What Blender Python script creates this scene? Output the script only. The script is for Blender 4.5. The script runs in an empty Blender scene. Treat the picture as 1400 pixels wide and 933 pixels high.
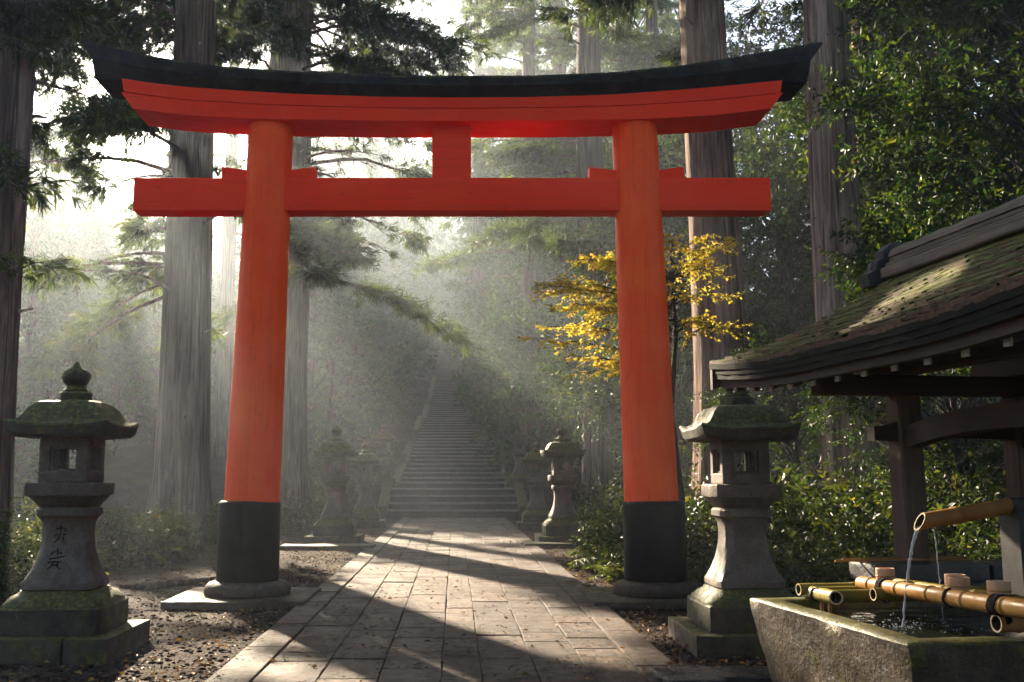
import bpy, bmesh, math, random
import numpy as np
from mathutils import Vector, Matrix, noise

R = math.radians
PI = math.pi
sc = bpy.context.scene
C = sc.collection

# ------------------------------------------------------------------ camera
F, PPX, PPY = 1367.0, 622.0, 466.0
PITCH = math.atan(182 / F)
EYE = 1.5
cd = bpy.data.cameras.new('camera')
cd.sensor_width = 36.0
cd.lens = 36.0 * F / 1400
cd.shift_x = (700 - PPX) / 1400
cd.clip_end = 1200
cam = bpy.data.objects.new('camera', cd)
C.objects.link(cam)
cam.location = (0, 0, EYE)
cam.rotation_euler = (PI / 2 + PITCH, 0, 0)
sc.camera = cam


def at(px, py, Y):
    """world point seen at photo pixel (px,py) in the plane y = Y (used once, to survey the place)"""
    dx, dy = (px - PPX) / F, -(py - PPY) / F
    d = (dx, math.cos(PITCH) - dy * math.sin(PITCH), math.sin(PITCH) + dy * math.cos(PITCH))
    t = Y / d[1]
    return Vector((d[0] * t, Y, EYE + d[2] * t))


# ------------------------------------------------------------------ objects
def link(o, parent=None):
    C.objects.link(o)
    if parent is not None:
        o.parent = parent
    return o


def tag(o, label=None, cat=None, group=None, kind=None):
    if label: o['label'] = label
    if cat: o['category'] = cat
    if group: o['group'] = group
    if kind: o['kind'] = kind
    return o


def thing(name, label, cat, loc=(0, 0, 0), rz=0.0, group=None):
    o = bpy.data.objects.new(name, None)
    o.empty_display_size = 0.2
    o.location = loc
    o.rotation_euler = (0, 0, rz)
    C.objects.link(o)
    return tag(o, label, cat, group)


def finish(name, bm, mat, parent=None, smooth=True, angle=38, recalc=True):
    if recalc:
        bmesh.ops.recalc_face_normals(bm, faces=bm.faces[:])
    me = bpy.data.meshes.new(name)
    bm.to_mesh(me)
    bm.free()
    if smooth:
        me.polygons.foreach_set('use_smooth', [True] * len(me.polygons))
        me.set_sharp_from_angle(angle=R(angle))
    for m in (mat if isinstance(mat, (list, tuple)) else [mat]):
        me.materials.append(m)
    o = bpy.data.objects.new(name, me)
    return link(o, parent)


def children_of(o):
    return [c for c in list(C.objects) if c.parent == o]


def copy_tree(o, parent=None):
    c = o.copy()
    C.objects.link(c)
    c.parent = parent
    for ch in children_of(o):
        copy_tree(ch, c)
    return c


# ------------------------------------------------------------------ bmesh shapes
def rough(verts, amp, scale, seed=0):
    for v in verts:
        p = v.co * scale + Vector((seed * 7.3, seed * 3.1, seed * 1.7))
        n = noise.noise_vector(p) + 0.5 * noise.noise_vector(p * 2.3)
        v.co += n * amp


def box(bm, c, s, rz=0.0, bev=0.0, seg=1, cuts=0, amp=0.0, scl=4.0, seed=0, mtx=None, taper=None):
    t = bmesh.new()
    bmesh.ops.create_cube(t, size=1.0)
    if taper:                                    # (bottom x scale, bottom y scale)
        for v in t.verts:
            if v.co.z < 0:
                v.co.x *= taper[0]; v.co.y *= taper[1]
    for v in t.verts:
        v.co = Vector((v.co.x * s[0], v.co.y * s[1], v.co.z * s[2]))
    if bev > 0:
        bmesh.ops.bevel(t, geom=t.edges[:], offset=bev, segments=seg, affect='EDGES', profile=0.6)
    if cuts:
        bmesh.ops.subdivide_edges(t, edges=[e for e in t.edges if e.calc_length() > bev * 3 + .02], cuts=cuts, use_grid_fill=True)
    if amp:
        rough(t.verts, amp, scl, seed)
    M = Matrix.Translation(c) @ Matrix.Rotation(rz, 4, 'Z')
    if mtx is not None:
        M = mtx @ M
    bmesh.ops.transform(t, matrix=M, verts=t.verts[:])
    join(bm, t)


def join(bm, t, mi=None):
    vm = {v: bm.verts.new(v.co) for v in t.verts}
    for f in t.faces:
        try:
            nf = bm.faces.new([vm[v] for v in f.verts])
            nf.material_index = f.material_index if mi is None else mi
        except ValueError:
            pass
    t.free()


def loft(bm, rings, closed=True, cap0=True, cap1=True):
    rv = [[bm.verts.new(p) for p in r] for r in rings]
    n = len(rv[0])
    for a, b in zip(rv[:-1], rv[1:]):
        for i in range(n if closed else n - 1):
            j = (i + 1) % n
            try: bm.faces.new((a[i], a[j], b[j], b[i]))
            except ValueError: pass
    if closed and cap0: bm.faces.new(list(reversed(rv[0])))
    if closed and cap1: bm.faces.new(rv[-1])
    return rv


def lathe(bm, prof, seg=32, c=(0, 0, 0), cap0=True, cap1=True):
    rings = [[(c[0] + r * math.cos(2 * PI * i / seg), c[1] + r * math.sin(2 * PI * i / seg), c[2] + z) for i in range(seg)] for r, z in prof]
    return loft(bm, rings, cap0=cap0, cap1=cap1)


def tube(bm, pts, rads, seg=8, cap=True):
    pts = [Vector(p) for p in pts]
    if not hasattr(rads, '__len__'): rads = [rads] * len(pts)
    rings = []
    ref = None
    for i, p in enumerate(pts):
        d = (pts[min(i + 1, len(pts) - 1)] - pts[max(i - 1, 0)])
        d = d.normalized() if d.length > 1e-9 else Vector((0, 0, 1))
        if ref is None or abs(ref.dot(d)) > .95:
            ref = Vector((0, 0, 1)) if abs(d.z) < .9 else Vector((1, 0, 0))
        u = (ref - d * ref.dot(d)).normalized()
        w = d.cross(u)
        ref = u
        rings.append([p + (u * math.cos(2 * PI * k / seg) + w * math.sin(2 * PI * k / seg)) * rads[i] for k in range(seg)])
    loft(bm, rings, cap0=cap, cap1=cap)


def sq_ring(h, z, ch=0.0, n=5, lift=0.0, hy=None):
    """square ring with n subdivisions per side; corners cut by ch, raised by lift"""
    hy = h if hy is None else hy
    pts = []
    for k in range(4):
        for i in range(n):
            t = -1 + 2 * i / n
            a, b = (t, -1) if k == 0 else (1, t) if k == 1 else (-t, 1) if k == 2 else (-1, -t)
            x, y = a * h, b * hy
            if ch and i == 0:
                x -= math.copysign(ch, x); y -= math.copysign(ch, y)
            pts.append((x, y, z + lift * abs(t) ** 2.6))
    return pts


def interp_prof(prof, step):
    out = [prof[0]]
    for a, b in zip(prof[:-1], prof[1:]):
        d = math.dist(a[:2], b[:2])
        k = max(1, int(d / step))
        for i in range(1, k + 1):
            out.append(tuple(a[j] + (b[j] - a[j]) * i / k for j in range(len(a))))
    return out


# ------------------------------------------------------------------ foliage (numpy)
def mesh_np(name, verts, tris, mat, parent=None, tint=None, smooth=False):
    me = bpy.data.meshes.new(name)
    nv, nf = len(verts), len(tris)
    k = tris.shape[1]
    me.vertices.add(nv)
    me.vertices.foreach_set('co', verts.astype(np.float32).ravel())
    me.loops.add(nf * k)
    me.loops.foreach_set('vertex_index', tris.astype(np.int32).ravel())
    me.polygons.add(nf)
    me.polygons.foreach_set('loop_start', np.arange(0, nf * k, k, dtype=np.int32))
    me.polygons.foreach_set('loop_total', np.full(nf, k, dtype=np.int32))
    if smooth: me.polygons.foreach_set('use_smooth', np.ones(nf, dtype=bool))
    if tint is not None:
        a = me.attributes.new('tint', 'FLOAT', 'FACE')
        a.data.foreach_set('value', tint.astype(np.float32))
    me.update(calc_edges=True)
    me.materials.append(mat)
    o = bpy.data.objects.new(name, me)
    return link(o, parent)


def nrm(a):
    return a / np.maximum(np.linalg.norm(a, axis=-1, keepdims=True), 1e-9)


def leaves_on_twigs(g, A, B, n, L, W, ang=60, up=1.0, flat=0.5, t0=0.15, jit=.25, fold=.22, droop=.15, tvar=.5):
    """A,B (M,3) twig ends; n leaves each -> (verts, tris, tint)"""
    M = len(A)
    t = np.linspace(t0, 1.0, n)[None, :, None] + g.uniform(-.5, .5, (M, n, 1)) * (1 - t0) / n
    d = nrm(B - A)[:, None, :]
    P = A[:, None, :] + (B - A)[:, None, :] * t
    rnd = g.normal(size=(M, n, 3))
    rad = rnd - (rnd * d).sum(-1, keepdims=True) * d
    side = np.cross(np.broadcast_to(d, rad.shape), np.array([0, 0, 1.0]))
    side = nrm(side + 1e-6) * np.where(np.arange(n) % 2 == 0, 1, -1)[None, :, None]
    rad = nrm(nrm(rad) * (1 - flat) + side * flat)
    a = np.radians(ang) * g.uniform(.6, 1.25, (M, n, 1))
    D = nrm(d * np.cos(a) + rad * np.sin(a) + np.array([0, 0, -droop]) + g.normal(size=(M, n, 3)) * jit * .5)
    N = g.normal(size=(M, n, 3)) * (.55 + jit) + np.array([0, 0, up])
    N = nrm(N - (N * D).sum(-1, keepdims=True) * D)
    S = np.cross(D, N)
    sz = g.uniform(.65, 1.25, (M, n, 1))
    l, w = L * sz, W * sz * g.uniform(.8, 1.2, (M, n, 1))
    mid = P + D * l * .45
    V = np.stack([P, mid + S * w * .5 + N * w * fold, P + D * l - N * l * .12, mid - S * w * .5 + N * w * fold], axis=2).reshape(-1, 3)
    k = M * n
    base = (np.arange(k) * 4)[:, None]
    T = np.concatenate([base + np.array([0, 1, 2]), base + np.array([0, 2, 3])], axis=1).reshape(-1, 3)
    tw = g.uniform(0, 1, (M, 1)) * tvar + g.uniform(0, 1, (M, n)) * (1 - tvar)
    tint = np.repeat(np.clip(tw, 0, 1).reshape(-1), 2)
    return V, T, tint


def cat_geo(parts):
    vs, ts, ti, o = [], [], [], 0
    for V, T, t in parts:
        vs.append(V); ts.append(T + o); ti.append(t); o += len(V)
    return np.concatenate(vs), np.concatenate(ts), np.concatenate(ti)


# the sun: ahead and to the left, shining towards the camera
SUN_EL, SUN_AZ = R(25), R(-24)
SUN = np.array([math.sin(SUN_AZ) * math.cos(SUN_EL), math.cos(SUN_AZ) * math.cos(SUN_EL), math.sin(SUN_EL)])
# ------------------------------------------------------------------ materials
class NT:
    def __init__(self, name):
        self.m = bpy.data.materials.new(name)
        self.m.use_nodes = True
        self.t = self.m.node_tree
        self.t.nodes.clear()
        self.out = self.n('ShaderNodeOutputMaterial')

    def n(self, kind, **kw):
        x = self.t.nodes.new(kind)
        for k, v in kw.items():
            if k in x.inputs: x.inputs[k].default_value = v
            else: setattr(x, k, v)
        return x

    def l(self, a, b):
        self.t.links.new(a, b)

    def coord(self, scale=(1, 1, 1), rnd=True):
        tc = self.n('ShaderNodeTexCoord')
        mp = self.n('ShaderNodeMapping')
        mp.inputs['Scale'].default_value = scale
        self.l(tc.outputs['Object'], mp.inputs['Vector'])
        if rnd:
            oi = self.n('ShaderNodeObjectInfo')
            mul = self.n('ShaderNodeMath', operation='MULTIPLY')
            mul.inputs[1].default_value = 37.0
            self.l(oi.outputs['Random'], mul.inputs[0])
            self.l(mul.outputs[0], mp.inputs['Location'])
        return mp.outputs[0]

    def noise(self, vec, scale, detail=4, rough=.55, dist=0.0):
        x = self.n('ShaderNodeTexNoise')
        x.inputs['Scale'].default_value = scale
        x.inputs['Detail'].default_value = detail
        x.inputs['Roughness'].default_value = rough
        x.inputs['Distortion'].default_value = dist
        if vec is not None: self.l(vec, x.inputs['Vector'])
        return x.outputs['Fac']

    def ramp(self, fac, stops, interp='LINEAR'):
        x = self.n('ShaderNodeValToRGB')
        cr = x.color_ramp
        cr.interpolation = interp
        while len(cr.elements) < len(stops): cr.elements.new(.5)
        for e, (p, c) in zip(cr.elements, stops):
            e.position = p
            e.color = (c, c, c, 1) if not hasattr(c, '__len__') else (*c, 1)
        self.l(fac, x.inputs['Fac'])
        return x.outputs['Color']

    def mix(self, fac, a, b, blend='MIX'):
        x = self.n('ShaderNodeMix', data_type='RGBA', blend_type=blend)
        for i, v in ((0, fac), (6, a), (7, b)):
            if hasattr(v, 'links'): self.l(v, x.inputs[i])
            elif i == 0: x.inputs[0].default_value = v
            else: x.inputs[i].default_value = (*v, 1)
        return x.outputs[2]

    def math(self, op, a, b=None, clamp=False):
        x = self.n('ShaderNodeMath', operation=op)
        x.use_clamp = clamp
        for i, v in ((0, a), (1, b)):
            if v is None: continue
            if hasattr(v, 'links'): self.l(v, x.inputs[i])
            else: x.inputs[i].default_value = v
        return x.outputs[0]

    def bump(self, h, strength=.4, dist=.02, prev=None):
        x = self.n('ShaderNodeBump')
        x.inputs['Strength'].default_value = strength
        x.inputs['Distance'].default_value = dist
        self.l(h, x.inputs['Height'])
        if prev is not None: self.l(prev, x.inputs['Normal'])
        return x.outputs[0]

    def bsdf(self, color, rough=.6, normal=None, spec=.5, coat=0, coat_rough=.2, metallic=0):
        x = self.n('ShaderNodeBsdfPrincipled')
        for key, v in (('Base Color', color), ('Roughness', rough), ('Normal', normal)):
            if v is None: continue
            if hasattr(v, 'links'): self.l(v, x.inputs[key])
            elif key == 'Base Color': x.inputs[key].default_value = (*v, 1)
            else: x.inputs[key].default_value = v
        x.inputs['Specular IOR Level'].default_value = spec
        x.inputs['Coat Weight'].default_value = coat
        x.inputs['Coat Roughness'].default_value = coat_rough
        x.inputs['Metallic'].default_value = metallic
        return x

    def done(self, sh):
        self.l(sh.outputs[0], self.out.inputs['Surface'])
        return self.m


def mat_stone(name, c0, c1, moss=0.0, moss_bias=.55, rough=(.55, .9), bump=.6, stain=.5, grain=60, spec=.4):
    t = NT(name)
    v = t.coord()
    big = t.noise(v, 2.6, 5, .6)
    fine = t.noise(v, grain, 3, .7)
    col = t.ramp(big, [(.3, c0), (.7, c1)])
    col = t.mix(.55, col, t.ramp(fine, [(.3, .25), (.7, .95)]), 'OVERLAY')
    st = t.noise(v, 6.5, 6, .7, .6)
    dark = t.ramp(st, [(.5 - .12 * stain, 0.0), (.66, 1.0)])
    col = t.mix(t.math('MULTIPLY', dark, .75 * stain), col, tuple(x * .22 for x in c0))
    lich = t.ramp(t.noise(v, 11, 4, .7), [(.62, 0.0), (.72, 1.0)])
    col = t.mix(t.math('MULTIPLY', lich, .35), col, tuple(min(1, x * 1.7) for x in c1))
    if moss > 0:
        geo = t.n('ShaderNodeNewGeometry')
        sep = t.n('ShaderNodeSeparateXYZ')
        t.l(geo.outputs['Normal'], sep.inputs[0])
        mn = t.noise(v, 5.0, 6, .65)
        s = t.math('ADD', t.math('MULTIPLY', sep.outputs['Z'], .35), t.math('MULTIPLY', mn, 1.3))
        mk = t.ramp(s, [(moss_bias, 0.0), (moss_bias + .16, 1.0)])
        mk = t.math('MULTIPLY', mk, moss, True)
        mc = t.ramp(t.noise(v, 24, 4, .7), [(.3, (.018, .018, .004)), (.52, (.062, .060, .008)), (.72, (.20, .165, .014))])
        col = t.mix(mk, col, mc)
    rg = t.ramp(t.noise(v, 9, 3), [(.3, rough[0]), (.7, rough[1])])
    h = t.math('ADD', t.math('MULTIPLY', fine, .5), t.math('MULTIPLY', t.noise(v, 14, 6, .7), 1.0))
    return t.done(t.bsdf(col, rg, t.bump(h, bump, .015), spec))


def mat_wood(name, c0, c1, axis='Z', rough=.7, spec=.3, sc_=14, bump=.4, moss=0.0):
    t = NT(name)
    s = {'X': (.6, sc_, sc_), 'Y': (sc_, .6, sc_), 'Z': (sc_, sc_, .6)}[axis]
    v = t.coord(s)
    g = t.noise(v, 1.6, 6, .7, .3)
    v2 = t.coord()
    big = t.noise(v2, 1.7, 4)
    col = t.ramp(g, [(.28, c0), (.5, tuple((a + b) / 2 for a, b in zip(c0, c1))), (.72, c1)])
    col = t.mix(t.ramp(big, [(.35, 0.0), (.75, .6)]), col, tuple(x * .45 for x in c0))
    if moss > 0:
        geo = t.n('ShaderNodeNewGeometry')
        sep = t.n('ShaderNodeSeparateXYZ')
        t.l(geo.outputs['Normal'], sep.inputs[0])
        mk = t.ramp(t.math('ADD', t.math('MULTIPLY', sep.outputs['Z'], .35), t.noise(v2, 3.2, 6, .7)), [(.66, 0.0), (.84, moss)])
        col = t.mix(mk, col, t.ramp(t.noise(v2, 30, 3), [(.3, (.03, .045, .006)), (.7, (.17, .18, .02))]))
    return t.done(t.bsdf(col, rough, t.bump(g, bump, .008), spec))


def mat_paint(name, c, c2, rough=.42, weather=.5, vertical=True):
    """lacquered timber: sun-faded patches, cracks and grime in long streaks"""
    t = NT(name)
    v = t.coord(rnd=True)
    vs = t.coord((9, 9, .5) if vertical else (.5, 9, 9))
    big = t.noise(v, 1.3, 5, .6)
    col = t.ramp(big, [(.3, c), (.72, c2)])
    streak = t.noise(vs, 1.4, 6, .7, .2)
    col = t.mix(t.ramp(streak, [(.52, 0.0), (.8, .55 * weather)]), col, tuple(x * .42 for x in c))
    grime = t.noise(t.coord((5, 5, 1.6) if vertical else (1.6, 5, 5)), 2.1, 7, .75, .5)
    col = t.mix(t.ramp(grime, [(.6, 0.0), (.74, .75 * weather)]), col, (.03, .016, .012))
    crk = t.noise(t.coord((14, 14, .22) if vertical else (.22, 14, 14)), 1.0, 3, .5, .15)
    col = t.mix(t.ramp(crk, [(.494, 0.0), (.5, .55 * weather), (.506, 0.0)]), col, tuple(x * .18 for x in c))
    chalk = t.noise(v, 2.4, 7, .75, .8)
    col = t.mix(t.ramp(chalk, [(.5, 0.0), (.72, .16 * weather)]), col, (min(1, c2[0] * 1.02), c2[1] * 2.2 + .04, c2[2] * 3 + .03))
    spk = t.noise(v, 42, 2, .5)
    col = t.mix(t.ramp(spk, [(.7, 0.0), (.76, .7 * weather)]), col, (.04, .014, .01))
    rg = t.ramp(t.noise(v, 6, 5, .6), [(.3, rough - .08), (.7, rough + .2)])
    return t.done(t.bsdf(col, rg, t.bump(t.math('ADD', streak, t.math('MULTIPLY', spk, .3)), .22, .006), .14))


def mat_leaf(name, stops, trans=.4, rough=.45, spec=.4, tcol=1.9, ov=.25):
    t = NT(name)
    a = t.n('ShaderNodeAttribute', attribute_name='tint')
    col = t.ramp(a.outputs['Fac'], stops)
    oi = t.n('ShaderNodeObjectInfo')
    hs = t.n('ShaderNodeHueSaturation')
    hs.inputs['Hue'].default_value = .5
    t.l(t.ramp(oi.outputs['Random'], [(0, 1 - ov), (1, 1 + ov)]), hs.inputs['Value'])
    t.l(col, hs.inputs['Color'])
    b = t.bsdf(hs.outputs[0], rough, None, spec)
    tr = t.n('ShaderNodeBsdfTranslucent')
    tc = t.mix(1.0, hs.outputs[0], (tcol, tcol * .95, tcol * .45), 'MULTIPLY')
    t.l(tc, tr.inputs['Color'])
    mx = t.n('ShaderNodeMixShader')
    mx.inputs[0].default_value = trans
    t.l(b.outputs[0], mx.inputs[1]); t.l(tr.outputs[0], mx.inputs[2])
    return t.done(mx)


def mat_bark(name, c0, c1, c2, moss=0.0, freq=22):
    t = NT(name)
    v = t.coord((freq, freq, .75))
    f = t.noise(v, 1.0, 5, .65, .35)
    v2 = t.coord()
    big = t.noise(v2, .9, 4)
    col = t.ramp(f, [(.3, c0), (.5, c1), (.72, c2)])
    col = t.mix(t.ramp(big, [(.4, 0.0), (.7, .5)]), col, c0)
    pat = t.noise(t.coord((4.5, 4.5, .35)), 1.0, 5, .7, .5)
    col = t.mix(t.ramp(pat, [(.5, 0.0), (.64, .6)]), col, tuple(min(1, x * 1.25) for x in c2))
    crev = t.noise(t.coord((freq * .5, freq * .5, .3)), 1.0, 4, .6, .4)
    col = t.mix(t.ramp(crev, [(.36, .8), (.46, 0.0)]), col, tuple(x * .4 for x in c0))
    f = t.math('ADD', f, t.math('MULTIPLY', crev, 1.2))
    if moss > 0:
        mk = t.ramp(t.noise(v2, 2.2, 6, .7), [(.55, 0.0), (.7, moss)])
        col = t.mix(mk, col, (.05, .065, .015))
    return t.done(t.bsdf(col, .92, t.bump(f, .9, .05), .15))


def mat_bamboo(name, c0, c1):
    t = NT(name)
    v = t.coord()
    col = t.ramp(t.noise(v, 4.5, 5, .6), [(.3, c0), (.7, c1)])
    col = t.mix(t.ramp(t.noise(v, 30, 4, .7), [(.6, 0.0), (.75, .5)]), col, (.045, .03, .012))
    return t.done(t.bsdf(col, t.ramp(t.noise(v, 8, 3), [(.3, .32), (.7, .6)]), t.bump(t.noise(v, 60, 3), .2, .004), .22))


def mat_plain(name, c, rough=.8, spec=.3, var=.35, scale=30, bump=.2):
    t = NT(name)
    v = t.coord()
    n = t.noise(v, scale, 4, .6)
    col = t.ramp(n, [(.3, tuple(x * (1 - var) for x in c)), (.7, tuple(min(1, x * (1 + var)) for x in c))])
    return t.done(t.bsdf(col, rough, t.bump(n, bump, .01), spec))


def mat_paving():
    t = NT('wet_paving')
    v = t.coord(rnd=False)
    geo = t.n('ShaderNodeNewGeometry')
    isl = t.ramp(geo.outputs['Random Per Island'], [(0, (.058, .036, .025)), (.35, (.10, .066, .047)), (.7, (.15, .103, .076)), (1, (.075, .054, .041))])
    chis = t.noise(v, 17, 7, .8, .8)                      # chiselled, pitted face
    fine = t.noise(v, 60, 4, .8)
    med = t.noise(v, 4.5, 7, .75, .3)
    col = t.mix(.85, isl, t.ramp(chis, [(.32, .12), (.5, .5), (.68, .95)]), 'OVERLAY')
    col = t.mix(.5, col, t.ramp(fine, [(.3, .2), (.7, .9)]), 'OVERLAY')
    col = t.mix(t.ramp(med, [(.44, 0.0), (.62, .8)]), col, (.020, .014, .010))
    mossn = t.noise(v, 1.6, 6, .7)
    col = t.mix(t.ramp(mossn, [(.58, 0.0), (.72, .4)]), col, (.045, .038, .010))
    wet = t.noise(v, 1.1, 4, .6)
    rg = t.ramp(t.math('ADD', t.math('MULTIPLY', wet, .6), t.math('MULTIPLY', chis, .4)), [(.36, .3), (.66, .75)])
    h = t.math('ADD', t.math('MULTIPLY', fine, .25), t.math('ADD', chis, t.math('MULTIPLY', med, 1.5)))
    return t.done(t.bsdf(col, rg, t.bump(h, 1.0, .035), .08))


def mat_ground():
    t = NT('forest_ground')
    v = t.coord(rnd=False)
    vor = t.n('ShaderNodeTexVoronoi')
    vor.inputs['Scale'].default_value = 30
    t.l(v, vor.inputs['Vector'])
    grav = t.ramp(vor.outputs['Color'], [(.15, (.026, .018, .014)), (.5, (.058, .042, .033)), (.85, (.10, .077, .062))])
    n = t.noise(v, 1.1, 6, .7)
    earth = t.ramp(t.noise(v, 26, 5, .7), [(.3, (.012, .008, .006)), (.7, (.036, .025, .017))])
    col = t.mix(t.ramp(n, [(.42, 0.0), (.6, .85)]), grav, earth)
    mossm = t.ramp(t.noise(v, .8, 6, .7), [(.57, 0.0), (.68, .7)])
    col = t.mix(mossm, col, t.ramp(t.noise(v, 40, 3), [(.3, (.03, .035, .008)), (.7, (.1, .1, .02))]))
    h = t.math('ADD', t.math('MULTIPLY', vor.outputs['Distance'], -1.0), t.noise(v, 9, 6, .7))
    return t.done(t.bsdf(col, t.ramp(n, [(.3, .7), (.7, .95)]), t.bump(h, 1.0, .03), .02))


M = {}
M['stone'] = mat_stone('weathered_stone', (.062, .042, .031), (.145, .105, .08), moss=.6, moss_bias=.86)
M['stone_moss'] = mat_stone('mossy_stone', (.034, .025, .016), (.082, .06, .041), moss=.95, moss_bias=.68, stain=.8)
M['stone_cap'] = mat_stone('mossy_capstone', (.042, .034, .022), (.09, .07, .05), moss=1.0, moss_bias=.60, stain=.7)
M['stone_soft'] = mat_stone('smooth_wet_stone', (.05, .035, .026), (.11, .08, .06), moss=.3, moss_bias=.95, rough=(.4, .75), stain=.5, spec=.04)
M['stone_wet'] = mat_stone('wet_basin_stone', (.030, .021, .013), (.088, .062, .036), moss=.9, moss_bias=.66, rough=(.3, .6), bump=1.0, stain=.85, grain=34, spec=.35)
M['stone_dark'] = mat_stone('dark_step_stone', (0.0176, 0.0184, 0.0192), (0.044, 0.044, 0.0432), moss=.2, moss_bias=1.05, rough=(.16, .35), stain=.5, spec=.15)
M['stone_tread'] = mat_stone('pale_tread_stone', (.10, .095, .09), (.2, .19, .18), moss=.2, moss_bias=1.0, rough=(.2, .45), stain=.5)  # paler than the risers, so each step edge reads as a line
M['stone_black'] = mat_stone('blackened_stone', (0.021, 0.0196, 0.0182), (0.0595, 0.0525, 0.0476), moss=.15, moss_bias=.95, rough=(.25, .5), stain=.6)
M['red'] = mat_paint('vermilion_beam', (.86, .030, .005), (.94, .052, .008), .5, .55, vertical=False)
M['red_v'] = mat_paint('vermilion_pillar', (.90, .055, .006), (.97, .12, .014), .42, .65, vertical=True)
M['black'] = mat_plain('black_lacquer', (.004, .0038, .004), .55, .10, .5, 9, .25)
M['black_cap'] = mat_stone('black_roof_cap', (.006, .006, .006), (.038, .038, .032), moss=.7, moss_bias=.74, rough=(.7, .95), stain=.8, spec=.15)
M['post'] = mat_wood('weathered_post', (.05, .03, .02), (.14, .09, .062), 'Z')
M['beam_y'] = mat_wood('dark_beam_long', (.03, .018, .012), (.09, .052, .032), 'Y')
M['beam_x'] = mat_wood('dark_beam_cross', (.03, .018, .012), (.09, .052, .032), 'X')
M['pale'] = mat_wood('pale_rafter_end', (.42, .33, .26), (.6, .5, .41), 'X')
M['shingle'] = mat_wood('bark_shingle', (.04, .022, .014), (.17, .088, .048), 'X', .75, .2, 10, .7, moss=.95)
M['eave'] = mat_wood('mossy_eave_edge', (.010, .010, .007), (.030, .028, .017), 'Y', .9, .15, 12, .8, moss=.7)
M['ridge'] = mat_wood('grey_ridge_timber', (.085, .058, .044), (.27, .195, .15), 'Y', .75, .2, 12, .5, moss=.7)
M['dark'] = mat_plain('dark_carved_tile', (.02, .018, .018), .55, .4, .5, 14)
M['bam_y'] = mat_bamboo('golden_bamboo', (.20, .085, .014), (.36, .17, .032))
M['bam_g'] = mat_bamboo('greenish_bamboo', (.10, .085, .010), (.22, .155, .022))
M['bam_o'] = mat_bamboo('orange_bamboo', (.20, .085, .022), (.34, .16, .048))
M['bam_in'] = mat_plain('bamboo_pith', (.5, .36, .2), .8)
M['bam_dark'] = mat_plain('bamboo_hollow_shade', (.05, .032, .018), .9)  # inner wall coloured dark, putting the shade of the hollow into the colour
M['cup'] = mat_wood('pale_cypress', (.46, .25, .14), (.62, .37, .23), 'Z', .6, .2, 20, .1)
M['rope'] = mat_plain('black_palm_rope', (.014, .011, .01), .9, .2, .5, 120, .8)
M['paper'] = mat_plain('window_paper', (0.36, 0.348, 0.3), .8, .2, .1)
M['ink'] = mat_plain('dark_carving', (.014, .012, .011), .95, .1)
M['paving'] = mat_paving()
M['ground'] = mat_ground()
M['bark'] = mat_bark('cedar_bark', (0.036, 0.024, 0.0184), (0.128, 0.092, 0.072), (0.24, 0.184, 0.152))
M['bark_red'] = mat_bark('red_cedar_bark', (.05, .026, .018), (.19, .108, .078), (.36, .23, .175), freq=17)
M['bark_pale'] = mat_bark('pale_cedar_bark', (.07, .045, .034), (.25, .175, .135), (.45, .34, .28), freq=17)
M['bark_dark'] = mat_bark('dark_bark', (.018, .014, .011), (.045, .034, .026), (.085, .065, .05), moss=.5, freq=14)
M['needle'] = mat_leaf('cedar_needles', [(0, (0.0112, 0.0208, 0.0096)), (.5, (0.0256, 0.0432, 0.0128)), (1, (0.064, 0.0784, 0.016))], .52, .6, .25, 2.6)
M['broad'] = mat_leaf('evergreen_leaves', [(0, (0.0051, 0.01275, 0.0034)), (.55, (0.0136, 0.0289, 0.0051)), (.85, (0.0357, 0.051, 0.0068)), (1, (0.102, 0.102, 0.01275))], .42, .55, .22, 2.4)
M['bush'] = mat_leaf('shrub_leaves', [(0, (0.0064, 0.012, 0.004)), (.5, (0.0152, 0.0256, 0.0064)), (.85, (0.04, 0.0464, 0.008)), (1, (0.104, 0.092, 0.0144))], .42, .48, .32, 2.4)
M['far'] = mat_leaf('forest_leaves', [(0, (0.009, 0.029, 0.012)), (.5, (0.020, 0.052, 0.016)), (1, (0.06375, 0.085, 0.0255))], .4, .6, .2, 2.2)
M['maple'] = mat_leaf('autumn_maple_leaves', [(0, (.10, .13, .025)), (.3, (.27, .25, .045)), (.65, (.42, .32, .06)), (1, (.46, .24, .06))], .55, .5, .3, 1.6, .05)
M['litter'] = mat_leaf('dry_leaf', [(0, (.07, .03, .014)), (.5, (.2, .1, .035)), (1, (.36, .2, .06))], .15, .7, .2, 1.3)
M['fern'] = mat_leaf('fern_fronds', [(0, (.03, .05, .01)), (1, (.1, .12, .025))], .45, .5, .3, 2.2)


def mat_water(name, rough=.03, bump=.25, scale=9):
    t = NT(name)
    v = t.coord(rnd=False)
    x = t.bsdf((.012, .016, .014), rough, t.bump(t.noise(v, scale, 3), bump, .02), .5)
    x.inputs['IOR'].default_value = 1.33
    x.inputs['Transmission Weight'].default_value = .35
    return t.done(x)


def mat_stream():
    t = NT('falling_water')
    x = t.bsdf((.95, .97, 1), .05, None, .5)
    x.inputs['IOR'].default_value = 1.33
    x.inputs['Transmission Weight'].default_value = .72
    return t.done(x)


M['water'] = mat_water('basin_water')
M['stream'] = mat_stream()
# ------------------------------------------------------------------ terrain
def smooth(a, b, x):
    t = min(1, max(0, (x - a) / (b - a)))
    return t * t * (3 - 2 * t)


STAIR = [(34.75, 0), (36.2, .97), (38.6, .97), (58.6, 4.57), (61.5, 4.57), (85, 9.5), (99, 9.5), (150, 22), (260, 34)]


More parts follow.
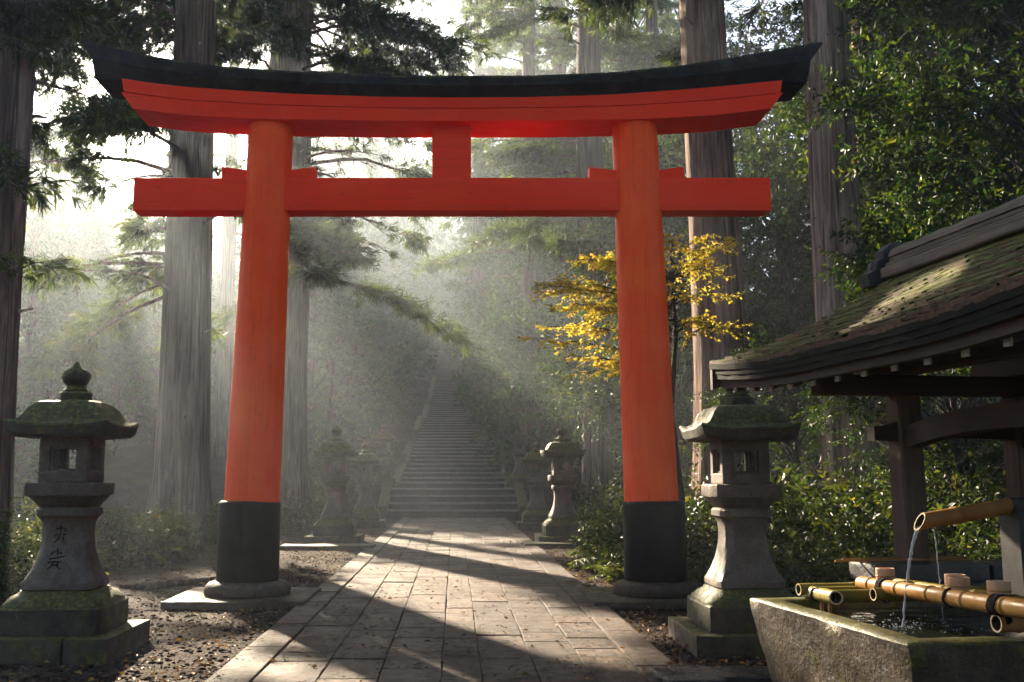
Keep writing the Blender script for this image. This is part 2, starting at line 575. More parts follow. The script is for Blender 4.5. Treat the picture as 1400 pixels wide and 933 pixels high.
def stair_z(y):
    if y <= STAIR[0][0]: return 0.0
    for (a, za), (b, zb) in zip(STAIR[:-1], STAIR[1:]):
        if y <= b: return za + (zb - za) * (y - a) / (b - a)
    return STAIR[-1][1]


def gz(x, y):
    z = stair_z(y)
    if y > 36 and abs(x) < 9:
        z -= .35 * (1 - smooth(2.1, 2.5, abs(x)))
    rx = max(0, x - 6.0 - max(0, (16 - y)) * .25)
    z += .42 * min(rx, 30 + .2 * (rx - 30)) * smooth(4, 11, y) * (1 - .5 * smooth(10, 40, rx))
    lx = max(0, -x - 7.5)
    z += .20 * lx * smooth(34, 50, y)
    if y > 12: z += .10 * noise.noise(Vector((x * .35, y * .35, 0))) * smooth(3, 6, abs(x))
    z += .03 * noise.noise(Vector((x * .8, y * .8, 3))) * smooth(1.9, 3, abs(x))
    return z


xs = np.concatenate([np.arange(-126, -30, 8), np.arange(-30, -8, 1.0), np.arange(-8, 8, .3), np.arange(8, 30, 1.0), np.arange(30, 127, 8)])
ys = np.concatenate([np.arange(-36, 2, 4), np.arange(2, 40, .35), np.arange(40, 110, 1.5), np.arange(110, 206, 8)])
V = np.array([(x, y, gz(x, y) - .03) for y in ys for x in xs])
nx = len(xs)
idx = np.array([(j * nx + i, j * nx + i + 1, (j + 1) * nx + i + 1, (j + 1) * nx + i) for j in range(len(ys) - 1) for i in range(nx - 1)])
tag(mesh_np('ground', V, idx, M['ground'], smooth=True), kind='structure')

# ------------------------------------------------------------------ path of stone slabs
rng = random.Random(5)
bm = bmesh.new()


def slab(bm, x0, x1, y0, y1, top, gap, rng):
    gap *= .6
    w, d = x1 - x0 - gap, y1 - y0 - gap
    zt = top + rng.uniform(-.005, .005)
    tx, ty = rng.uniform(-.008, .008), rng.uniform(-.008, .008)
    b = .005
    cx, cy = (x0 + x1) / 2, (y0 + y1) / 2
    j = lambda: rng.uniform(-.006, .006)
    crn = [(-w / 2 + j(), -d / 2 + j()), (w / 2 + j(), -d / 2 + j()), (w / 2 + j(), d / 2 + j()), (-w / 2 + j(), d / 2 + j())]
    lo = [bm.verts.new((cx + a, cy + c, top - .07)) for a, c in crn]
    me_ = [bm.verts.new((cx + a, cy + c, zt - b + tx * a + ty * c)) for a, c in crn]
    hi = [bm.verts.new((cx + a - math.copysign(b, a), cy + c - math.copysign(b, c), zt + tx * a + ty * c)) for a, c in crn]
    for A, B in ((lo, me_), (me_, hi)):
        for i in range(4):
            k = (i + 1) % 4
            bm.faces.new((A[i], A[k], B[k], B[i]))
    bm.faces.new(hi)


cols = [-1.47, -1.0, -.56, -.1, .2, .62, 1.02, 1.40]
for i, (a, b) in enumerate(zip(cols[:-1], cols[1:])):
    y = 3.0 + rng.uniform(0, .8)
    while y < 34.6:
        ln = rng.choice([.4, .55, .7, .8, .95])
        e = min(y + ln, 34.68)
        if e - y > .2: slab(bm, a, b, y, e, .02, .014, rng)
        y = e if ln else y
        if e >= 34.6: break
for a, b in ((-1.80, -1.475), (1.405, 1.73)):                 # kerb strips along both sides
    y = 3.0 + rng.uniform(0, .8)
    while y < 34.5:
        e = min(y + rng.choice([1.0, 1.35, 1.7]), 34.68)
        slab(bm, a, b, y, e, .028, .018, rng)
        y = e
tag(finish('path', bm, M['paving'], None, smooth=False), kind='structure')
bm = bmesh.new()
box(bm, (-.035, 18.8, -.04), (3.6, 31.7, .06))
tag(finish('path_bed', bm, mat_plain('joint_earth', (.03, .022, .016), .9, .2)), kind='structure')

# ------------------------------------------------------------------ stone stairs
st = thing('stone_stairs', 'long dark wet stone stairway climbing into the mist at the path end', 'stairs', (0, 34.7, 0))


def flight(name, y0, z0, y1, z1, n, w0, w1):
    bm, bt_ = bmesh.new(), bmesh.new()
    rise, tread = (z1 - z0) / n, (y1 - y0) / n
    for k in range(n):
        w = w0 + (w1 - w0) * k / max(1, n - 1)
        ya, zt = y0 + k * tread, z0 + (k + 1) * rise
        dpt = tread + .25
        parts = 4
        cuts = sorted([-w / 2, w / 2] + [-w / 2 + w * (j + rng.uniform(.3, .7)) / parts for j in range(1, parts)])
        for a, b in zip(cuts[:-1], cuts[1:]):
            box(bm, ((a + b) / 2 - .07, ya + dpt / 2 - 34.7 + rng.uniform(-.01, .01), zt - (rise + .1) / 2 + rng.uniform(-.008, .008)),
                (b - a - .012, dpt, rise + .1), bev=.012, seg=1)
            box(bt_, ((a + b) / 2 - .07, ya + dpt / 2 - .03 - 34.7 + rng.uniform(-.012, .012), zt + .012 + rng.uniform(-.008, .008)), (b - a - .008, dpt, .06), bev=.016, seg=2)
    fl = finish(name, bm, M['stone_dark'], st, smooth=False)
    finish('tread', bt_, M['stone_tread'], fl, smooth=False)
    return fl


flight('flight', 34.72, 0.0, 36.2, .97, 4, 4.5, 4.35)
bm = bmesh.new()
for k in range(6):
    box(bm, (-2.25 + k * .76 + .38 - .13, 37.5 - 34.7, .9), (.75, 2.3, .15), bev=.012)
finish('landing', bm, M['stone_dark'], st, smooth=False)
flight('flight', 38.6, .97, 58.6, 4.57, 19, 4.1, 3.5)
bm = bmesh.new()
for k in range(4):
    box(bm, (-1.35 + k * .86, 60.1 - 34.7, 4.5), (.85, 2.85, .15), bev=.012)
finish('landing', bm, M['stone_dark'], st, smooth=False)
flight('flight', 61.5, 4.57, 85, 9.5, 25, 3.3, 2.9)
for s in (-1, 1):                                                   # sloping cheek walls
    for (ya, za, yb, zb, xa, xb) in ((34.5, .42, 36.3, 1.2, 2.42, 2.36), (38.5, 1.2, 58.8, 4.9, 2.22, 1.95), (61.4, 4.9, 85, 9.8, 1.85, 1.65)):
        bm = bmesh.new()
        n = max(2, int((yb - ya) / 1.4))
        rings = []
        for k in range(n + 1):
            t = k / n
            x, y, z = (xa + (xb - xa) * t) * s - .07, ya + (yb - ya) * t - 34.7, za + (zb - za) * t
            j = rng.uniform(-.025, .025)
            rings.append([(x - .17, y, z - 1.3), (x + .17, y, z - 1.3), (x + .17 + j, y, z - .03), (x + .14 + j, y, z), (x - .14 + j, y, z), (x - .17 + j, y, z - .03)])
        loft(bm, rings)
        finish('cheek_wall', bm, M['stone_moss'], st, smooth=False)

# ------------------------------------------------------------------ torii gate
T = 12.35
tor = thing('torii_gate', 'large vermilion wooden shrine gate with black curved top beam standing over the path', 'gate', (0, T, 0))


def rel(p):
    return Vector((p[0], p[1] - T, p[2]))


def pix_curve(tab, x):
    for (a, ya), (b, yb) in zip(tab[:-1], tab[1:]):
        if x <= b: return ya + (yb - ya) * (x - a) / (b - a)
    return tab[-1][1]


def beam_strip(bm, xs, top, bot, y0, y1, inset0=0, inset1=0):
    """beam between the depths y0 (front) and y1; top/bot are heights along x; ends cut on a slant (inset at the foot)"""
    rings = []
    for i, x in enumerate(xs):
        xb = x + (inset0 if i == 0 else -inset1 if i == len(xs) - 1 else 0)
        t, b = top(x), bot(xb)
        e = .012
        rings.append([(xb, y0 + e, b), (x, y0, t - e), (x, y0 + e, t), (x, y1 - e, t), (x, y1, t - e), (xb, y1 - e, b)])
    loft(bm, rings)


# surveyed profiles (x, z) at the front faces
fk = T - .47
K_top = [at(x, y, fk) for x, y in ((110, 52), (160, 66), (200, 75), (250, 83), (300, 90), (400, 97), (520, 102), (618, 103.5), (720, 103), (840, 98.5), (940, 88), (990, 80), (1040, 72), (1080, 64), (1124, 57))]
K_bot = [at(x, y, fk) for x, y in ((110, 80), (155, 100), (200, 107), (250, 112.5), (300, 116), (400, 122), (520, 126), (618, 127), (720, 126.5), (840, 123), (940, 116), (1000, 111), (1070, 104), (1124, 82))]
kt = lambda x: pix_curve([(p.x, p.z) for p in K_top], x)
kb = lambda x: pix_curve([(p.x, p.z) for p in K_bot], x)
xs_k = list(np.linspace(K_top[0].x, K_top[-1].x, 60))
bm = bmesh.new()
rings = []
for i, x in enumerate(xs_k):
    e = abs(i - 29.5) / 29.5
    sl = .36 * (1 if i == 0 else -1 if i == 59 else 0)
    t, b = kt(x), kb(min(max(x + sl, K_bot[1].x), K_bot[-2].x))
    if i in (0, 59): b = kb(K_bot[1].x if i == 0 else K_bot[-2].x) - .015
    w = .47
    rings.append([(x + sl, -w + .14, b - .015), (x + sl * .45, -w, b + (t - b) * .45), (x, -w - .015, t - .035), (x, -w + .0, t), (x, 0, t + .07), (x, w, t), (x, w + .015, t - .035), (x + sl * .45, w, b + (t - b) * .45), (x + sl, w - .14, b - .015)])
loft(bm, rings)
finish('top_beam', bm, M['black_cap'], tor, angle=30)

fs = T - .33
S_bot = [at(x, y, fs) for x, y in ((170, 146), (250, 156.5), (360, 162), (500, 164), (618, 164.5), (750, 164), (880, 162), (980, 156.5), (1065, 146))]
S_ext = (at(166, 120, fs).x, at(1070, 120, fs).x)
sb = lambda x: pix_curve([(p.x, p.z) for p in S_bot], x)
xs_s = list(np.linspace(S_ext[0], S_ext[1], 48))
seam = lambda x: sb(x) + (kb(x) - .02 - sb(x)) * .58
bm = bmesh.new()
beam_strip(bm, xs_s, lambda x: seam(x) - .004, sb, -.33, .33, .15, .15)
lo_x = [S_ext[0] + .0, S_ext[1] - .0]
finish('lintel', bm, M['red'], tor, angle=30)
bm = bmesh.new()
beam_strip(bm, [x for x in xs_s], lambda x: kb(min(max(x, K_bot[1].x), K_bot[-2].x)) + .03, lambda x: seam(x) + .002, -.342, .342, .03, .03)
finish('upper_lintel', bm, M['red'], tor, angle=30)

ny = .16
n0, n1 = at(183, 242, T - ny), at(1055, 292, T - ny)
zt, zb = at(618, 242.5, T - ny).z, at(618, 287.5, T - ny).z
bm = bmesh.new()
box(bm, ((n0.x + n1.x) / 2, 0, (zt + zb) / 2), (n1.x - n0.x, 2 * ny, zt - zb), bev=.012, seg=2)
finish('tie_beam', bm, M['red'], tor)
g0, g1 = at(591, 200, T - .13), at(644, 200, T - .13)
bm = bmesh.new()
box(bm, ((g0.x + g1.x) / 2, 0, (zt + sb(0)) / 2), (g1.x - g0.x, .26, sb(0) - zt + .02), bev=.008, seg=2)
finish('centre_strut', bm, M['red'], tor)

for side, (bx, txp, wb, wt) in enumerate(((341.5, 371, 37.5, 29), (893.5, 867, 36.5, 29.5))):
    zt_p, z680 = sb(at(txp, 164, T).x) + .05, at(bx, 684, T).z
    xb, xt = at(bx + (3 if side == 0 else -3), 684, T).x, at(txp, 172, T).x
    rb, rt = wb / F * T * .99, wt / F * T * 1.06
    bm = bmesh.new()
    rings = []
    for k in range(31):
        t = k / 30
        z = z680 - .1 + (zt_p - z680 + .1) * t
        x = xb + (xt - xb) * t
        r = rb + (rt - rb) * (t ** 1.15)
        rings.append([(x + r * math.cos(2 * PI * i / 56), r * math.sin(2 * PI * i / 56), z) for i in range(56)])
    loft(bm, rings)
    pil = finish('pillar', bm, M['red_v'], tor, angle=50)
    rs = 42.0 / F * T * .985
    xs0 = at(bx - (2 if side == 0 else -2), 760, T).x
    bm = bmesh.new()
    prof = [(rs, .1), (rs, z680 - .05), (rs - .004, z680 - .025), (rs - .035, z680), (rb * .9, z680 + .002)]
    lathe(bm, prof, 56, (xs0, 0, 0))
    finish('pillar_sleeve', bm, M['black'], pil, angle=50)
    bm = bmesh.new()
    r = 57.5 / F * T * .985
    prof = [(r - .03, .05), (r, .085), (r + .005, .13), (r - .012, .18), (r - .05, .215), (rs + .02, .235), (rs - .1, .24)]
    lathe(bm, interp_prof(prof, .03), 64, (xs0, 0, 0))
    rough(bm.verts, .006, 5, side)
    finish('base_stone', bm, M['stone_soft'], tor, angle=60)
    bm = bmesh.new()
    wslab = 1.62
    box(bm, (xs0 - (.02 if side == 0 else .03), .0, .025), (wslab, 1.5, .085), bev=.015, seg=2, cuts=3, amp=.006, scl=3, seed=side)
    finish('footing_slab', bm, M['stone_soft'], tor)
    for s in (-1, 1):
        xa = at((342 if side == 0 else 841) if s < 0 else (396 if side == 0 else 901), 235, T - .1).x
        xo = at({(0, -1): 303, (0, 1): 431, (1, -1): 806, (1, 1): 935}[(side, s)], 235, T - .1).x
        bm = bmesh.new()
        za = zt + .003
        pr = [(xa - s * .1, za), (xo, za), (xo, za + .155), (xa - s * .1, za + .10)]
        loft(bm, [[(x, -.1, z) for x, z in pr], [(x, .1, z) for x, z in pr]])
        finish('wedge', bm, M['red'], tor, smooth=False)

# ------------------------------------------------------------------ stone lanterns
def build_lantern(loc, label, group):
    L = thing('stone_lantern', label, 'stone lantern', loc, 0, group)
    bm = bmesh.new()
    for i in range(2):                                  # two blocks side by side make the lowest step
        box(bm, (-.19 + i * .585, 0, .08), ((.775, .365)[i], 1.15, .22), bev=.014, seg=2, cuts=3, amp=.008, scl=3.5, seed=i)
    finish('lower_step', bm, M['stone_moss'], L)
    bm = bmesh.new()
    prof = [(.435, .185), (.44, .2), (.44, .40), (.425, .415)]
    loft(bm, [sq_ring(h, z, .02) for h, z in interp_prof(prof, .05)])
    rough(bm.verts, .008, 4, 3)
    finish('upper_step', bm, M['stone_moss'], L)
    bm = bmesh.new()
    prof = [(.425, .41), (.42, .43), (.395, .455), (.37, .485), (.325, .51), (.31, .535)]
    loft(bm, [sq_ring(h, z, .03, 6) for h, z in prof])
    rough(bm.verts, .009, 5, 4)
    finish('sloped_plinth', bm, M['stone_cap'], L)
    bm = bmesh.new()
    prof = [(.285, .53), (.305, .55), (.305, .60), (.29, .625), (.25, .70), (.22, .78), (.198, .87), (.186, .96), (.184, 1.03), (.19, 1.10), (.215, 1.15), (.235, 1.165), (.237, 1.215), (.222, 1.235), (.19, 1.24)]
    loft(bm, [sq_ring(h, z, .028, 6) for h, z in interp_prof(prof, .035)])
    rough(bm.verts, .004, 7, 5)
    sh = finish('shaft', bm, M['stone'], L, angle=32)
    bm = bmesh.new()
    prof = [(.2, 1.235), (.215, 1.245), (.28, 1.325), (.303, 1.335), (.308, 1.345), (.308, 1.435), (.298, 1.448), (.2, 1.45)]
    loft(bm, [sq_ring(h, z, .02, 6) for h, z in interp_prof(prof, .05)])
    rough(bm.verts, .006, 6, 6)
    finish('platform', bm, M['stone'], L, angle=32)
    bm = bmesh.new()                                    # firebox with an opening in each side
    zb0, zt0, h = 1.448, 1.85, .215
    box(bm, (0, 0, zb0 + .05), (2 * h, 2 * h, .10), bev=.014, seg=2)
    box(bm, (0, 0, zt0 - .045), (2 * h, 2 * h, .09), bev=.012, seg=2)
    for a in (-1, 1):
        for b in (-1, 1):
            box(bm, (a * (h - .047), b * (h - .047), (zb0 + zt0) / 2), (.09, .09, zt0 - zb0 - .17), bev=.006)
    for k in range(4):                                  # thin recessed frames
        Rm = Matrix.Rotation(k * PI / 2, 4, 'Z')
        for s in (-1, 1):
            box(bm, (s * .112, -(h - .05), (zb0 + zt0) / 2), (.026, .03, .25), mtx=Rm)
        box(bm, (0, -(h - .05), zb0 + .108), (.25, .028, .024), mtx=Rm)
        box(bm, (0, -(h - .05), zt0 - .098), (.25, .028, .024), mtx=Rm)
    finish('firebox', bm, M['stone'], L, smooth=False)
    bm = bmesh.new()                                    # the moss grown roof with upswept corners
    prof = [(.22, 1.845, 0), (.34, 1.84, .004), (.40, 1.835, .016), (.435, 1.865, .036), (.455, 1.935, .05), (.442, 1.953, .048), (.40, 1.958, .03), (.365, 1.985, .018), (.34, 2.035, .01), (.31, 2.095, .005), (.26, 2.145, .002), (.19, 2.165, 0), (.1, 2.168, 0)]
    loft(bm, [sq_ring(a, z, .012, 10, lf) for a, z, lf in interp_prof(prof, .045)])
    rough(bm.verts, .013, 5, 8)
    finish('roof', bm, M['stone_cap'], L, angle=26)
    bm = bmesh.new()
    lathe(bm, [(.15, 2.14), (.155, 2.16), (.155, 2.235), (.14, 2.25), (.1, 2.255)], 6)
    lathe(bm, interp_prof([(.09, 2.25), (.115, 2.262), (.085, 2.29), (.072, 2.305), (.105, 2.33), (.125, 2.375), (.12, 2.415), (.095, 2.445), (.055, 2.465), (.03, 2.49), (.012, 2.52)], .02), 22)
    rough(bm.verts, .005, 8, 9)
    finish('finial', bm, M['stone_cap'], L, angle=40)
    return L, sh


GL = 'stone lanterns flanking the path'
lan, shaft0 = build_lantern((-3.40, 8.95, -.02), 'mossy stone lantern with carved characters on its shaft, standing alone on the gravel', GL)
lanterns = [lan]
for (px, Y, dz, s, rz, lab) in (
        (1008, 9.25, -.02, 1.0, .0, 'pale stone lantern with mossy roof between the gate pillar and the water basin'),
        (461, 22.4, 0, 1.03, .0, 'largest mossy lantern in the row of three beside the left of the stairs'),
        (501, 29.6, 0, .98, .02, 'middle mossy lantern in the row of three beside the left of the stairs'),
        (526, 37.4, .975, .95, .0, 'hazy lantern raised on the first landing at the left of the stairs'),
        (768, 22.4, 0, 1.03, .0, 'largest mossy lantern in the row of three beside the right of the stairs'),
        (733, 28.6, 0, .98, -.02, 'middle mossy lantern in the row of three beside the right of the stairs'),
        (710, 37.4, .975, .95, .0, 'hazy lantern raised on the first landing at the right of the stairs')):
    c = copy_tree(lan)
    c.location = ((px - PPX) / F * Y * 1.0, Y, dz - .02)
    c.scale = (s, s, s)
    c.rotation_euler.z = rz
    c['label'] = lab
    lanterns.append(c)


def shaft_face(z):
    prof = [(.60, .305), (.625, .29), (.70, .25), (.78, .22), (.87, .198), (.96, .186), (1.03, .184), (1.10, .19), (1.15, .215)]
    return pix_curve(prof, z)


chars = [
    (0.0, 1.0, .075, .085, [[(-.5, .62), (.15, .72), (.6, .66)], [(.0, 1.0), (.03, .5), (-.02, .05)], [(.6, .66), (.45, .3)], [(-.35, .05), (-.75, -.12)], [(-.02, .05), (-.3, -.45), (-.75, -.8)], [(.3, .02), (.68, .12)], [(.25, -.2), (.45, -.6), (.75, -.95)]]),
    (-.01, .80, .085, .085, [[(-.7, .45), (-.3, .75)], [(-.05, 1.0), (0.0, .3)], [(-.75, .0), (0, .12), (.85, .3)], [(.2, .65), (.5, .5)], [(-.85, -.35), (-.1, -.25), (.6, -.3)], [(-.25, -.3), (-.5, -.75), (-.85, -1)], [(.15, -.3), (.1, -.7), (.5, -.95)], [(-.3, -.62), (.3, -.58)]]),
]
for cx, cz, w, h, strokes in chars:
    bm = bmesh.new()
    for stt in strokes:
        pts = []
        for (u, v) in interp_prof(stt, .12):
            z = cz + v * h
            pts.append((cx + u * w, -(shaft_face(z) + .0005), z))
        rads = [.0062 * (1.15 - .5 * i / max(1, len(pts) - 1)) for i in range(len(pts))]
        tube(bm, pts, rads, 6)
    finish('carved_character', bm, M['ink'], shaft0)
fb = [c for c in children_of(lan) if c.name.startswith('firebox')][0]
bm = bmesh.new()
box(bm, (.048, .165, 1.65), (.075, .006, .17))
wp = finish('window_paper', bm, M['paper'], fb, smooth=False)
bm = bmesh.new()
lathe(bm, [(.016, 0), (.016, .004)], 14)
bmesh.ops.transform(bm, matrix=Matrix.Translation((.048, .159, 1.675)) @ Matrix.Rotation(PI / 2, 4, 'X'), verts=bm.verts[:])
finish('paper_hole', bm, mat_plain('rust_mark', (.16, .05, .02), .8), fb, smooth=False)
# ------------------------------------------------------------------ water pavilion
PA = R(7)
P0 = at(970, 498, 8.5)
pav = thing('water_pavilion', 'open timber shrine pavilion with a mossy shingled gable roof sheltering the stone water basin', 'pavilion', (P0.x, 8.5, 0), PA)
ZE = P0.z                       # top edge of the eave at the far corner
UR, LEN = 1.62, 4.4             # eave to ridge, length of the roof towards the viewer
rng = random.Random(11)


def roof_z(s, v, side=1):
    """height of the roof surface, s from eave (0) to ridge (1), v along the roof (0 far end .. -LEN)"""
    e = min(1, max(abs(v + LEN / 2) - .6, 0) / (LEN / 2 - .6))
    return ZE - .10 + (.62 * s + .30 * s * s) * .96 + .10 * e ** 2 * (1 - s) ** 2


def roof_u(s, side):
    return s * UR if side > 0 else 2 * UR - s * UR


def v_of(t, s):
    """far and near ends draw in slightly towards the ridge"""
    return -.22 * s * (1 - t) - t * (LEN - .22 * s)


for side in (1, -1):
    bm = bmesh.new()
    NC = 15
    for k in range(NC):
        s0, s1 = k / NC, min(1, (k + 1) / NC + .05)
        t = 0.0
        while t < 1:
            w = rng.uniform(.012, .045)
            t1 = min(1, t + w)
            dz, ds = rng.uniform(0, .014), rng.uniform(-.016, .016)
            if k == 0: ds = 0
            g = .0004
            q = []
            for (s, up) in ((s0 + ds, .022 + dz), (s1, .004)):
                for tt in (t + g, t1 - g):
                    v = v_of(tt, s)
                    q.append(Vector((roof_u(s, side), v, roof_z(s, v) + up)))
            a, b, d, c = q
            lo = Vector((0, 0, -.03))
            va = [bm.verts.new(x) for x in (a, b, c, d)]
            vb = [bm.verts.new(x + lo) for x in (a, b)]
            bm.faces.new(va)
            bm.faces.new((vb[0], vb[1], va[1], va[0]))
            t = t1
    rf = finish('roof', bm, M['shingle'], pav, smooth=False, recalc=False)
    # layered eave edge below the shingles, then the boarding
    bm = bmesh.new()
    n = 40
    for layer in range(3):
        rings = []
        zt_, zb_ = .004 - layer * .042, -.040 - layer * .042
        ins = layer * .010
        for i in range(n + 1):
            v = v_of(i / n, 0)
            v = v + (.0 if 0 < i < n else (-ins if i == 0 else ins))
            z = roof_z(0, v)
            j = rng.uniform(-.006, .006)
            u0, u1 = ins + j, .55
            if side < 0: u0, u1 = 2 * UR - u0, 2 * UR - u1
            rings.append([(u0, v, z + zb_), (u0, v, z + zt_), (u1, v, roof_z(.55 / UR, v) + zt_ - .012), (u1, v, roof_z(.55 / UR, v) + zb_)])
        loft(bm, rings)
    finish('eave_edge', bm, M['eave'], rf, smooth=False)
    bm = bmesh.new()
    rings = []
    for i in range(n + 1):
        v = v_of(.006 + .988 * i / n, 0)
        ring = []
        for s in (.07, .3, .6, .98): ring.append((roof_u(s, side), v, roof_z(s, v) - .150 + .06 * s))
        for s in (.98, .6, .3, .07): ring.append((roof_u(s, side), v, roof_z(s, v) - .190 + .06 * s))
        rings.append(ring)
    loft(bm, rings)
    finish('roof_board', bm, M['beam_y'], rf, smooth=False)
    bm = bmesh.new()
    rings = []
    for i in range(n + 1):
        v = v_of(.006 + .988 * i / n, 0)
        z = roof_z(.05, v)
        u0, u1 = .075, .135
        if side < 0: u0, u1 = 2 * UR - u0, 2 * UR - u1
        rings.append([(u0, v, z - .212), (u0, v, z - .134), (u1, v, z - .134), (u1, v, z - .212)])
    loft(bm, rings)
    finish('eave_board', bm, M['beam_y'], rf, smooth=False)
    nraf = 13
    for i in range(nraf):
        v = -.14 - (LEN - .28) * i / (nraf - 1)
        bm = bmesh.new()
        rings = []
        for s in (.105, .35, .6, .85, 1.0):
            z = roof_z(s, v) - .200 + .06 * s
            u = roof_u(s, side)
            rings.append([(u, v - .026, z - .078), (u, v + .026, z - .078), (u, v + .026, z), (u, v - .026, z)])
        loft(bm, rings)
        ra = finish('rafter', bm, M['beam_x'], pav, smooth=False)
        bm = bmesh.new()
        z = roof_z(.1, v) - .198
        u = roof_u(.105, side) - side * .006
        box(bm, (u, v, z - .036), (.014, .056, .084))
        finish('rafter_end', bm, M['pale'], ra, smooth=False)

for tt, nm in ((0, 0), (1, 1)):                                     # gable ends: bargeboards and gable wall
    for side in (1, -1):
        bm = bmesh.new()
        rings = []
        for k in range(13):
            s = k / 12
            v = v_of(tt, s) + (-.03 if tt == 0 else .03)
            z = roof_z(s, v_of(tt, s))
            u = roof_u(s, side)
            h = .17 + .05 * (1 - s)
            rings.append([(u, v - .025, z - h), (u, v + .025, z - h), (u, v + .025, z - .02), (u, v - .025, z - .02)])
        loft(bm, rings)
        finish('bargeboard', bm, M['beam_x'], pav, smooth=False)
    bm = bmesh.new()
    v = -.62 if tt == 0 else -LEN + .62
    z0 = ZE + .12
    pr = [(.85, z0), (2 * UR - .85, z0), (2 * UR - 1.0, z0 + .1), (UR, roof_z(1, v) - .2), (1.0, z0 + .1)]
    loft(bm, [[(u, v - .02, z) for u, z in pr], [(u, v + .02, z) for u, z in pr]])
    finish('gable_board', bm, M['beam_x'], pav, smooth=False)

# ridge: two timber courses and a rounded cap, with a dark carved end
zr = roof_z(1, -LEN / 2)
bm = bmesh.new()
for (w, z0, z1, e) in ((.36, zr - .06, zr + .035, .0), (.27, zr + .038, zr + .075, .03), (.21, zr + .077, zr + .125, .05)):
    box(bm, (UR, -LEN / 2, (z0 + z1) / 2), (w, LEN - .5 - e, z1 - z0), bev=.012, cuts=4, amp=.008, scl=2.5, seed=int(w * 100))
rd = finish('ridge', bm, M['ridge'], pav, angle=30)
bm = bmesh.new()
rings = []
for k in range(25):
    v = -.3 - (LEN - .6) * k / 24
    j = .006 * math.sin(k * 2.1)
    rings.append([(UR + (.115 + j) * math.cos(a), v, zr + .127 + (.095 + j) * math.sin(a)) for a in np.linspace(0, PI, 11)])
loft(bm, rings)
finish('ridge_cap', bm, M['ridge'], rd, angle=30)
for v, d in ((-.20, -1), (-LEN + .20, 1)):
    bm = bmesh.new()
    pr = [(-.28, -.12), (-.30, -.02), (-.22, .02), (-.20, .10), (-.14, .13), (-.14, .19), (-.07, .25), (0, .275), (.07, .25), (.14, .19), (.14, .13), (.20, .10), (.22, .02), (.30, -.02), (.28, -.12)]
    loft(bm, [[(UR + a, v - .075, zr + b) for a, b in pr], [(UR + a * 1.06, v, zr + b * 1.03) for a, b in pr], [(UR + a, v + .075, zr + b) for a, b in pr]])
    finish('ridge_end', bm, M['dark'], rd, smooth=False)

# posts and beams
PU0, PU1, PV0, PV1 = 1.17, 2.13, -.95, -3.45
zp = ZE - .33
for u in (PU0, PU1):
    for v in (PV0, PV1):
        bm = bmesh.new()
        box(bm, (u, v, zp / 2), (.185, .185, zp), bev=.012, cuts=3, amp=.003, scl=3)
        finish('post', bm, M['post'], pav, angle=30)
for v in (PV0, PV1):
    bm = bmesh.new()
    box(bm, (UR, v, zp + .075), (2.3, .17, .15), bev=.012)
    finish('cross_beam', bm, M['beam_x'], pav, smooth=False)
    bm = bmesh.new()                                                # arched tie beam
    rings = []
    for k in range(17):
        u = PU0 - .28 + (PU1 - PU0 + .56) * k / 16
        z = zp - .30 + .05 * (1 - ((u - UR) / .76) ** 2)
        hh = .075 if .1 < k / 16 < .9 else .055
        rings.append([(u, v - .055, z - hh), (u, v + .055, z - hh), (u, v + .055, z + hh), (u, v - .055, z + hh)])
    loft(bm, rings)
    finish('tie_beam', bm, M['beam_x'], pav, smooth=False)
for u in (PU0, PU1, .62, 2 * UR - .62):
    bm = bmesh.new()
    zz = zp + .152 + .075
    box(bm, (u, -LEN / 2, zz), (.14, LEN - 1.0, .15), bev=.01)
    finish('eave_beam', bm, M['beam_y'], pav, smooth=False)
for u in (PU0, PU1):
    bm = bmesh.new()
    rings = []
    for k in range(17):
        v = PV1 + .09 + (PV0 - PV1 - .18) * k / 16
        z = zp - .34 + .12 * (1 - ((v - (PV0 + PV1) / 2) / 1.25) ** 2)
        rings.append([(u - .06, v, z - .08), (u + .06, v, z - .08), (u + .06, v, z + .08), (u - .06, v, z + .08)])
    loft(bm, rings)
    finish('tie_beam', bm, M['beam_y'], pav, smooth=False)

# ------------------------------------------------------------------ stone basin
BN = at(1240, 880, 5.25)
ZB = BN.z
bas = thing('stone_water_basin', 'large rough wet stone trough filled with water under the pavilion', 'water basin', (BN.x, 5.25, 0), PA)
BL, BW = 1.95, 2.3
bm = bmesh.new()


def rect(x0, y0, x1, y1, z, nx_=26, ny_=22):
    p = [(x0 + (x1 - x0) * i / nx_, y0, z) for i in range(nx_)] + [(x1, y0 + (y1 - y0) * i / ny_, z) for i in range(ny_)]
    p += [(x1 - (x1 - x0) * i / nx_, y1, z) for i in range(nx_)] + [(x0, y1 - (y1 - y0) * i / ny_, z) for i in range(ny_)]
    return p


rings = [rect(.13, .10, BW - .1, BL - .1, -.05)]
for k in range(1, 9):
    t = k / 9
    rings.append(rect(.13 - .13 * t, .10 - .10 * t, BW - .1 + .1 * t, BL - .1 + .1 * t, -.05 + (ZB + .05 - .012) * t))
rings.append(rect(.002, .002, BW - .002, BL - .002, ZB - .012))
rings.append(rect(.014, .014, BW - .014, BL - .014, ZB))
rings.append(rect(.09, .09, BW - .09, BL - .09, ZB + .002))
rings.append(rect(.165, .165, BW - .165, BL - .165, ZB))
rings.append(rect(.18, .18, BW - .18, BL - .18, ZB - .015))
for z in (.45, .3, .18): rings.append(rect(.2, .2, BW - .2, BL - .2, z))
loft(bm, rings)
for v in bm.verts:
    a = .016 if v.co.z < ZB - .03 else .005
    v.co += noise.noise_vector(v.co * 3.5) * a + noise.noise_vector(v.co * 11) * a * .6
finish('trough', bm, M['stone_wet'], bas, angle=50)
n = 60
